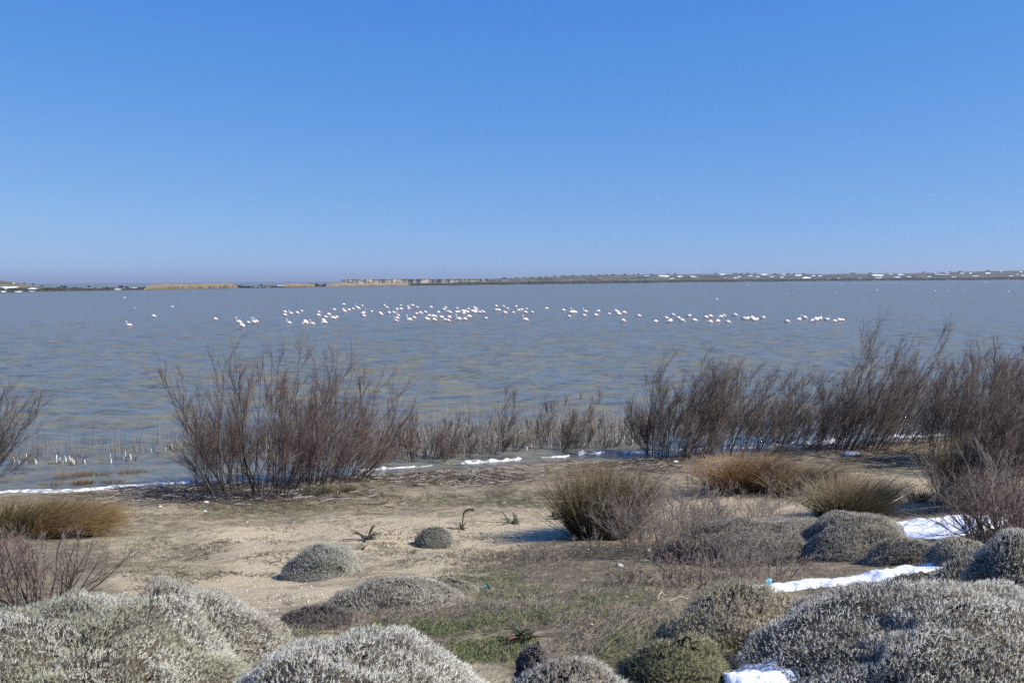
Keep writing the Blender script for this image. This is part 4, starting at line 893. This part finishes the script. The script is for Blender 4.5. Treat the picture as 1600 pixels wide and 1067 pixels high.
# dead stems standing in the shallows, too many to count
def build_stems():
    rs = np.random.RandomState(91); n = 3000; px = np.concatenate([rs.uniform(20, 330, 260), rs.uniform(560, 1010, 2740)])
    py = np.where(px < 400, 730 - (px) * .055 - rs.uniform(0, 22, n), 728 - (px - 560) * .062 - rs.uniform(2, 42, n))
    B = np.array([at_z(a, b, -.06) for a, b in zip(px, py)]); h = np.where(px < 400, rs.gamma(2, .16, n), rs.gamma(2.2, .15, n)) + .08
    d = rs.normal(0, .12, (n, 3)); d[:, 2] = 1; T = B + d * h[:, None]; mid_ = (B + T) / 2 + rs.normal(0, .02, (n, 3))
    mb = MB(); tubes(mb, np.stack([B, mid_, T], 1), np.tile([.006, .005, .002], (n, 1)), np.array([[.17, .15, .13]]) * (0.5 + 1.5 * rs.rand(n, 1)), 3)
    o = link('dead_stems', mb.mesh('dead_stems'), M_TWIG, kind='stuff'); tag(o, 'thin dead stems standing in the shallow water', 'stems')
build_stems()

# ------------------------------------------------------------------ broad-leaved plants on the sand
def leaf_mesh(L, wd, curl, cols, rs):
    n = 7; t = np.linspace(0, 1, n); w = wd * np.sin(np.pi * np.clip(t * .93 + .05, 0, 1)) ** .8
    x = L * t * (1 - .15 * curl * t); z = L * (.75 * t - curl * t * t)
    wav = .12 * wd * np.sin(t * 14 + rs.rand() * 6)
    V = np.concatenate([np.stack([x, -w, z + w * .35 + wav], 1), np.stack([x, 0 * w, z], 1), np.stack([x, w, z + w * .35 - wav], 1)])
    V = np.concatenate([V, V - np.array([0, 0, .0025])])
    f = np.concatenate([grid_faces(3, n), grid_faces(3, n)[:, ::-1] + 3 * n]); c = np.array(cols[rs.randint(len(cols))]) * (.8 + .4 * rs.rand())
    return mesh('leaf', V, [f], np.tile(c, (len(V), 1)), smooth=True)
def dock(label, px, py, n, size, seed, cols, stalk=None, tilt=0):
    rs = np.random.RandomState(seed); b = at_ground(px, py); root = thing('dock_plant', label, 'plant', tuple(b))
    for k in range(n):
        o = link('leaf', leaf_mesh(size * rs.uniform(.45, .95), size * .075, rs.uniform(.2, .75), cols, rs), M_LEAF, root)
        o.rotation_euler[2] = k * 2.4 + rs.uniform(-.3, .3); o.rotation_euler[1] = rs.uniform(-.5, .15)
        o.location = (rs.normal(0, size * .12), rs.normal(0, size * .1), 0)
    if stalk:
        mb = MB(); q = np.array([[0, 0, -.02], [.01, 0, stalk * .5], [.03, 0, stalk * .85], [.09, 0, stalk], [.15, 0, stalk * .97]])
        tubes(mb, q[None], np.array([[.008, .008, .010, .012, .006]]), (0.075, 0.06, 0.035), 6)
        s = link('stalk', mb.mesh('stalk'), M_LEAF, root)
        mb = MB(); m_ = 60; t_ = rs.uniform(.4, 1, m_); p = np.stack([np.interp(t_ * 4, range(5), q[:, j]) for j in range(3)], 1); spikes(mb, p, p + unit(rs.normal(size=(m_, 3))) * .035, .006, (0.10, 0.075, 0.04), (0.08, 0.07, 0.035), rs)
        link('seed_head', mb.mesh('seed_head'), M_LEAF, s)
DK_ = [(0.055, 0.062, 0.03), (0.04, 0.046, 0.024), (0.085, 0.06, 0.035)]
dock('dark leafy plant leaning right behind the lone sand dome', 575, 843, 14, .26, 801, DK_)
dock('small dark plant with red shoot right behind the lone sand dome', 567, 858, 6, .14, 802, [(0.06, 0.06, 0.03), (0.20, 0.06, 0.045)])
dock('small plant with one curved dark stalk on the sand', 722, 828, 7, .17, 803, DK_, .27)
dock('dark spreading rosette on the sand left of the rush tussock', 803, 818, 12, .24, 804, DK_)
dock('dark rosette at the left foot of the rush tussock', 868, 812, 9, .24, 805, DK_)
dock('upright dark green plant with reddish leaves in the weeds at bottom', 818, 1003, 14, .19, 806, [(0.045, 0.055, 0.025), (0.055, 0.065, 0.03), (0.17, 0.075, 0.045)])
dock('dark leafy plant at the foot of the right-hand rushes', 1462, 782, 10, .24, 807, DK_)

# ------------------------------------------------------------------ small ground cover: weeds, dry grass, sticks, shells
def scatter_px(rs, n, cx, cy, rx, ry, thr=.5, f=2.2, seed=0):
    out = []
    u = rs.normal(0, .5, (n, 2)); u = u[(np.abs(u) < 1.1).all(1)]
    px = cx + u[:, 0] * rx; py = np.minimum(cy + u[:, 1] * ry, 1075)
    P = at_ground_many(px, py); ok = (fbm(P[:, 0], P[:, 1], f, 3, seed) > thr) & (P[:, 2] > .03)
    return P[ok]
_T = np.geomspace(2.2, 45, 260)
def at_ground_many(px, py):
    px = np.asarray(px, float); py = np.asarray(py, float)
    d = _f + _r * ((px - W / 2) / F)[:, None] + _u * ((H / 2 - py) / F)[:, None]; d = unit(d)
    lo = np.full(len(px), 2.2); hi = np.full(len(px), 60.0); T = np.geomspace(2.2, 60, 50); prev = np.full(len(px), 2.2); done = np.zeros(len(px), bool)
    for t in T[1:]:
        P = np.array([0, 0, ZC]) + d * t; b = (P[:, 2] < ground_z(P[:, 0], P[:, 1])) & ~done
        lo[b] = prev[b]; hi[b] = t; done |= b; prev[:] = t
    for _ in range(9):
        m = (lo + hi) / 2; P = np.array([0, 0, ZC]) + d * m[:, None]; b = P[:, 2] < ground_z(P[:, 0], P[:, 1]); hi = np.where(b, m, hi); lo = np.where(b, lo, m)
    P = np.array([0, 0, ZC]) + d * hi[:, None]; P[:, 2] = ground_z(P[:, 0], P[:, 1]); return P
def at_ground_fast(px, py):
    d = ray(px, py); P = np.array([0, 0, ZC]) + _T[:, None] * d; g = P[:, 2] - ground_z(P[:, 0], P[:, 1]); i = int(np.argmax(g < 0)) or len(_T) - 1
    f = g[i - 1] / (g[i - 1] - g[i] + 1e-9); p = P[i - 1] + (P[i] - P[i - 1]) * f; p[2] = float(ground_z(p[0], p[1])); return p
def tufts(name, label, cat, zones, cols, h, per, r, seed, flat=.6, mat=None, thr=.47):
    rs = np.random.RandomState(seed); P = np.concatenate([scatter_px(rs, n, *z, thr=thr, seed=seed % 50) for n, z in zones])
    P = np.repeat(P, per, 0); n = len(P); P = P + rs.normal(0, 1, (n, 3)) * np.array([.03, .03, 0]); P[:, 2] = ground_z(P[:, 0], P[:, 1]) - .004
    d = unit(np.concatenate([rs.normal(size=(n, 2)) * flat, np.abs(rs.normal(.6, .3, (n, 1)))], 1)); L = h * (.4 + rs.rand(n, 1))
    cols = np.asarray(cols); c = cols[rs.randint(len(cols), size=n)] * (.65 + .7 * rs.rand(n, 1))
    mb = MB(); spikes(mb, P, P + d * L, r, c * .8, c, rs); o = link(name, mb.mesh(name), mat or M_BLADE, kind='stuff'); tag(o, label, cat)
G1 = [(0.105, 0.135, 0.04), (0.135, 0.16, 0.055), (0.085, 0.10, 0.035), (0.18, 0.165, 0.08)]
tufts('green_weeds', 'short green weeds spreading over the dune in the lower middle', 'weeds',
      [(3200, (860, 935, 170, 80)), (2200, (900, 1010, 190, 55)), (1000, (570, 990, 120, 22)), (1200, (720, 1000, 110, 45)), (250, (1195, 1040, 60, 30)), (250, (250, 880, 100, 40))], G1, .035, 7, .0035, 901, .9)
tufts('green_weeds', 'patchy olive grass between the shore litter and the sand', 'weeds',
      [(700, (430, 790, 150, 16)), (900, (820, 778, 140, 14)), (300, (640, 775, 90, 20)), (500, (1370, 725, 120, 14)), (200, (300, 800, 120, 15))], [(0.10, 0.105, 0.055), (0.13, 0.12, 0.07), (0.16, 0.135, 0.085)], .05, 7, .005, 902, .8)
tufts('dry_grass', 'dead straw and twiglets matted over the dune', 'dry grass',
      [(3400, (950, 960, 190, 75)), (2400, (1060, 890, 210, 55)), (1400, (620, 975, 140, 38)), (900, (760, 960, 120, 60)), (500, (1250, 770, 160, 25)), (600, (840, 870, 130, 25)), (400, (1280, 910, 150, 30)), (500, (430, 1000, 60, 50)), (400, (150, 800, 130, 40))],
      [(0.25, 0.21, 0.15), (0.34, 0.285, 0.20), (0.16, 0.135, 0.10), (0.20, 0.16, 0.11)], .055, 6, .0026, 903, 1.2, thr=.42)
tufts('sand_debris', 'dark bits of dead plants strewn over the bare sand', 'debris',
      [(2600, (480, 840, 330, 60)), (2200, (330, 880, 160, 70)), (1400, (700, 860, 160, 60)), (400, (1390, 755, 90, 25))], [(0.10, 0.085, 0.055), (0.15, 0.125, 0.08), (0.12, 0.115, 0.06)], .045, 4, .0045, 904, 1.6, thr=.5)
def sticks():
    rs = np.random.RandomState(905); P = []
    for n, (cx, cy, rx, ry) in [(900, (330, 772, 190, 14)), (900, (680, 745, 200, 14)), (500, (1000, 728, 130, 16)), (400, (430, 772, 150, 14)), (250, (1350, 715, 160, 14))]:
        u = rs.normal(0, .5, (n, 2)); P += list(at_ground_many(cx + u[:, 0] * rx, cy + u[:, 1] * ry))
    P = np.array(P); P = P[P[:, 2] > .02]; n = len(P); a = rs.uniform(0, 6.28, n); L = rs.gamma(2, .07, n) + .04
    d = np.stack([np.cos(a), np.sin(a), rs.normal(0, .10, n)], 1) * L[:, None]; P[:, 2] += .012
    Q = np.stack([P - d, P + rs.normal(0, .012, (n, 3)), P + d], 1)
    c = np.where(rs.rand(n, 1) < .28, np.array([[.36, .33, .28]]), np.array([[.10, .078, .06]])) * (.6 + .7 * rs.rand(n, 1))
    mb = MB(); tubes(mb, Q, np.tile([.005, .007, .003], (n, 1)), c, 4); o = link('driftwood_litter', mb.mesh('driftwood_litter'), M_TWIG, kind='stuff'); tag(o, 'dark twigs and drift litter along the wrack line', 'driftwood')
sticks()
def lump(rs, r, sq=.6):
    th = np.linspace(0, 2 * math.pi, 8)[:-1]; ph = np.radians([-60, -15, 35, 75]); V = []
    for p in ph:
        for t_ in th: V.append(np.array([math.cos(p) * math.cos(t_), math.cos(p) * math.sin(t_), math.sin(p) * sq]) * r * rs.uniform(.75, 1.2))
    V = np.array(V + [np.array([0, 0, r * sq])]); f = grid_faces(4, 7, True); k = 21 + np.arange(7)
    return V, f, np.stack([k, 21 + (np.arange(7) + 1) % 7, np.full(7, 28)], 1)
def shells():
    rs = np.random.RandomState(906); mb = MB()
    for n, (cx, cy, rx, ry) in [(300, (430, 910, 160, 50)), (260, (520, 840, 260, 50)), (160, (700, 860, 160, 60)), (160, (700, 750, 300, 20)), (60, (900, 960, 150, 60))]:
        uv = rs.normal(0, .5, (n, 2))
        for p in at_ground_many(cx + uv[:, 0] * rx, np.minimum(1070, cy + uv[:, 1] * ry)):
            V, f, t_ = lump(rs, .0035 + .008 * rs.rand() ** 4, .5)
            if p[2] > .03: mb.add(V + p + np.array([0, 0, .003]), quads=f, tris=t_, col=np.array([.72, .69, .62]) * rs.uniform(.6, 1.1))
    o = link('shell_fragments', mb.mesh('shell_fragments'), M_MISC, kind='stuff'); tag(o, 'white shell fragments sprinkled over the sand', 'shells')
shells()
# single stones and bits of rubbish
for i, (px, py, r, lab, c) in enumerate([(250, 793, .06, 'pale flat stone on the left shore below the ice ridge', (.62, .58, .50)), (322, 786, .07, 'pale stone under the large reddish bush', (.66, .62, .54)),
        (320, 800, .045, 'small white stone on the sand below the large reddish bush', (.75, .73, .68)), (386, 816, .03, 'white pebble on the sand left of centre', (.75, .73, .68)),
        (1055, 723, .085, 'white lump of ice debris before the right-hand thicket', (.80, .78, .73)), (705, 854, .035, 'white shell beside the tiny sand dome', (.78, .75, .68)),
        (606, 855, .03, 'white shell between the two sand domes', (.78, .75, .68)), (1012, 862, .05, 'whitish stone among the dead grey twigs', (.6, .58, .55)), (968, 886, .06, 'grey stone in the shade of dead twigs', (.42, .42, .43))]):
    rs_ = np.random.RandomState(950 + i); p = at_ground(px, py); V, f, t_ = lump(rs_, r * .75, .4); mb = MB(); mb.add(V, quads=f, tris=t_, col=np.array(c) * .8)
    tag(link('stone' if 'stone' in lab or 'pebble' in lab else 'shell' if 'shell' in lab else 'ice_lump', mb.mesh('stone', True), M_MISC, loc=(p[0], p[1], p[2] + r * .25)), lab, 'stone' if 'stone' in lab or 'pebble' in lab else 'shell' if 'shell' in lab else 'ice')
def scrap(label, px, py, L, wd, col, seed, rot=0.2, lift=.015):
    rs = np.random.RandomState(seed); p = at_ground(px, py); n = 9; t = np.linspace(-1, 1, n)
    V = np.concatenate([np.stack([t * L, j * wd * (1 - .5 * t * t) + rs.normal(0, wd * .15, n), lift + .02 * np.sin(t * 5 + j) + rs.normal(0, .004, n)], 1) for j in (-1, 0, 1)])
    V = np.concatenate([V, V - np.array([0, 0, .004])]); f = np.concatenate([grid_faces(3, n), grid_faces(3, n)[:, ::-1] + 3 * n])
    o = link('plastic_scrap', mesh('plastic_scrap', V, [f], np.tile(col, (len(V), 1)), smooth=True), M_MISC, loc=p); o.rotation_euler[2] = rot; tag(o, label, 'litter')
scrap('crumpled teal plastic scrap lying in the weeds', 757, 921, .055, .014, (0.07, 0.30, 0.26), 961, .25)
scrap('small light blue plastic scrap at the left end of the snow strip', 1202, 929, .03, .018, (0.35, 0.68, 0.80), 962, .5, .10)
def bottle():
    p = at_ground(1330, 713); t = thing('plastic_bottle', 'grey plastic bottle lying below the right-hand tamarisks', 'bottle', (p[0], p[1], p[2] + .05)); t.rotation_euler[2] = .25
    mb = MB(); tubes(mb, np.array([[[-.17, 0, 0], [-.165, 0, 0], [-.05, 0, 0], [.07, 0, 0], [.12, 0, 0], [.15, 0, 0], [.175, 0, 0]]]), np.array([[.005, .055, .058, .056, .04, .018, .016]]), (0.50, 0.53, 0.55), 12)
    link('body', mb.mesh('body', True), M_MISC, t)
    mb = MB(); tubes(mb, np.array([[[.172, 0, 0], [.174, 0, 0], [.20, 0, 0], [.202, 0, 0]]]), np.array([[.004, .02, .02, .003]]), (0.55, 0.58, 0.62), 10); link('cap', mb.mesh('cap'), M_MISC, t)
bottle()
for i, (px, py, ang, L, lab, c) in enumerate([(455, 778, -.6, .55, 'long pale bare stick leaning at the foot of the large reddish bush', (.34, .30, .25)), (548, 752, -.35, .7, 'pale fallen branch right of the large reddish bush', (.36, .32, .27)),
        (1062, 944, .35, .14, 'short pale stick lying in the weeds', (.42, .37, .28)), (1033, 938, .9, .09, 'tiny pale stick beside the short one', (.42, .37, .28)), (685, 876, .1, .10, 'dark twig on the sand below the tiny dome', (.05, .042, .035)),
        (432, 884, .2, .14, 'dark leafy twig left of the lone sand dome', (.06, .06, .035))]):
    p = at_ground(px, py); rs_ = np.random.RandomState(970 + i); q = np.stack([[math.cos(ang) * L * (a - .5), math.sin(ang) * L * (a - .5) * .8, .02 + .03 * math.sin(a * 3) + (L * .15 * a if L > .4 else 0)] for a in np.linspace(0, 1, 6)]) + rs_.normal(0, .012 * min(1, L * 3), (6, 3))
    mb = MB(); tubes(mb, q[None], np.linspace(.011, .005, 6)[None] * (1 if L > .3 else .6), c, 5)
    s = q[2:5]; e = s + np.stack([rs_.normal(0, L * .12, 3), rs_.normal(0, L * .1, 3), np.abs(rs_.normal(0, L * .08, 3)) + .01], 1); spikes(mb, s, e, .004, c, c, rs_)
    tag(link('stick', mb.mesh('stick'), M_TWIG, loc=p), lab, 'stick')
def flowers():
    rs = np.random.RandomState(981); mb = MB()
    for a, b in rs.normal(0, .5, (11, 2)):
        p = at_ground_fast(575 + a * 45, 993 + b * 10); k = 6; th = np.arange(k) * 2 * math.pi / k
        c = p + np.array([0, 0, .045 + .02 * rs.rand()]); R = .006
        mb.add(np.stack([c + np.array([math.cos(t_) * R, math.sin(t_) * R, .003]) for t_ in th] + [c - np.array([0, 0, .004])]), tris=[(j, (j + 1) % k, k) for j in range(k)], col=(0.75, 0.60, 0.04))
        spikes(mb, p[None], c[None], .0015, (0.09, 0.12, 0.04), (0.09, 0.12, 0.04), rs)
    o = link('yellow_flowers', mb.mesh('yellow_flowers'), M_LEAF, kind='stuff'); tag(o, 'tiny yellow flowers in the weeds behind the bottom cushion', 'flowers')
flowers()

# ------------------------------------------------------------------ haze: the air between here and the far mountains
def haze():
    x0, x1, y0, y1, z0, z1 = -26000., 26000., -400., 26000., -60., 90.
    V = [(x0, y0, z0), (x1, y0, z0), (x1, y1, z0), (x0, y1, z0), (x0, y0, z1), (x1, y0, z1), (x1, y1, z1), (x0, y1, z1)]
    me = mesh('haze', np.array(V), [np.array([(0, 3, 2, 1), (4, 5, 6, 7), (0, 1, 5, 4), (1, 2, 6, 5), (2, 3, 7, 6), (3, 0, 4, 7)])])
    m = bpy.data.materials.new('haze_air'); m.use_nodes = True; n = m.node_tree.nodes; l = m.node_tree.links
    n.remove(n['Principled BSDF']); v = n.new('ShaderNodeVolumePrincipled'); v.inputs['Color'].default_value = (0.66, 0.75, 0.87, 1); v.inputs['Density'].default_value = HAZE
    v.inputs['Anisotropy'].default_value = 0.2
    l.new(v.outputs[0], n['Material Output'].inputs['Volume'])
    link('haze', me, m, kind='stuff')
HAZE = 0.00016
haze()
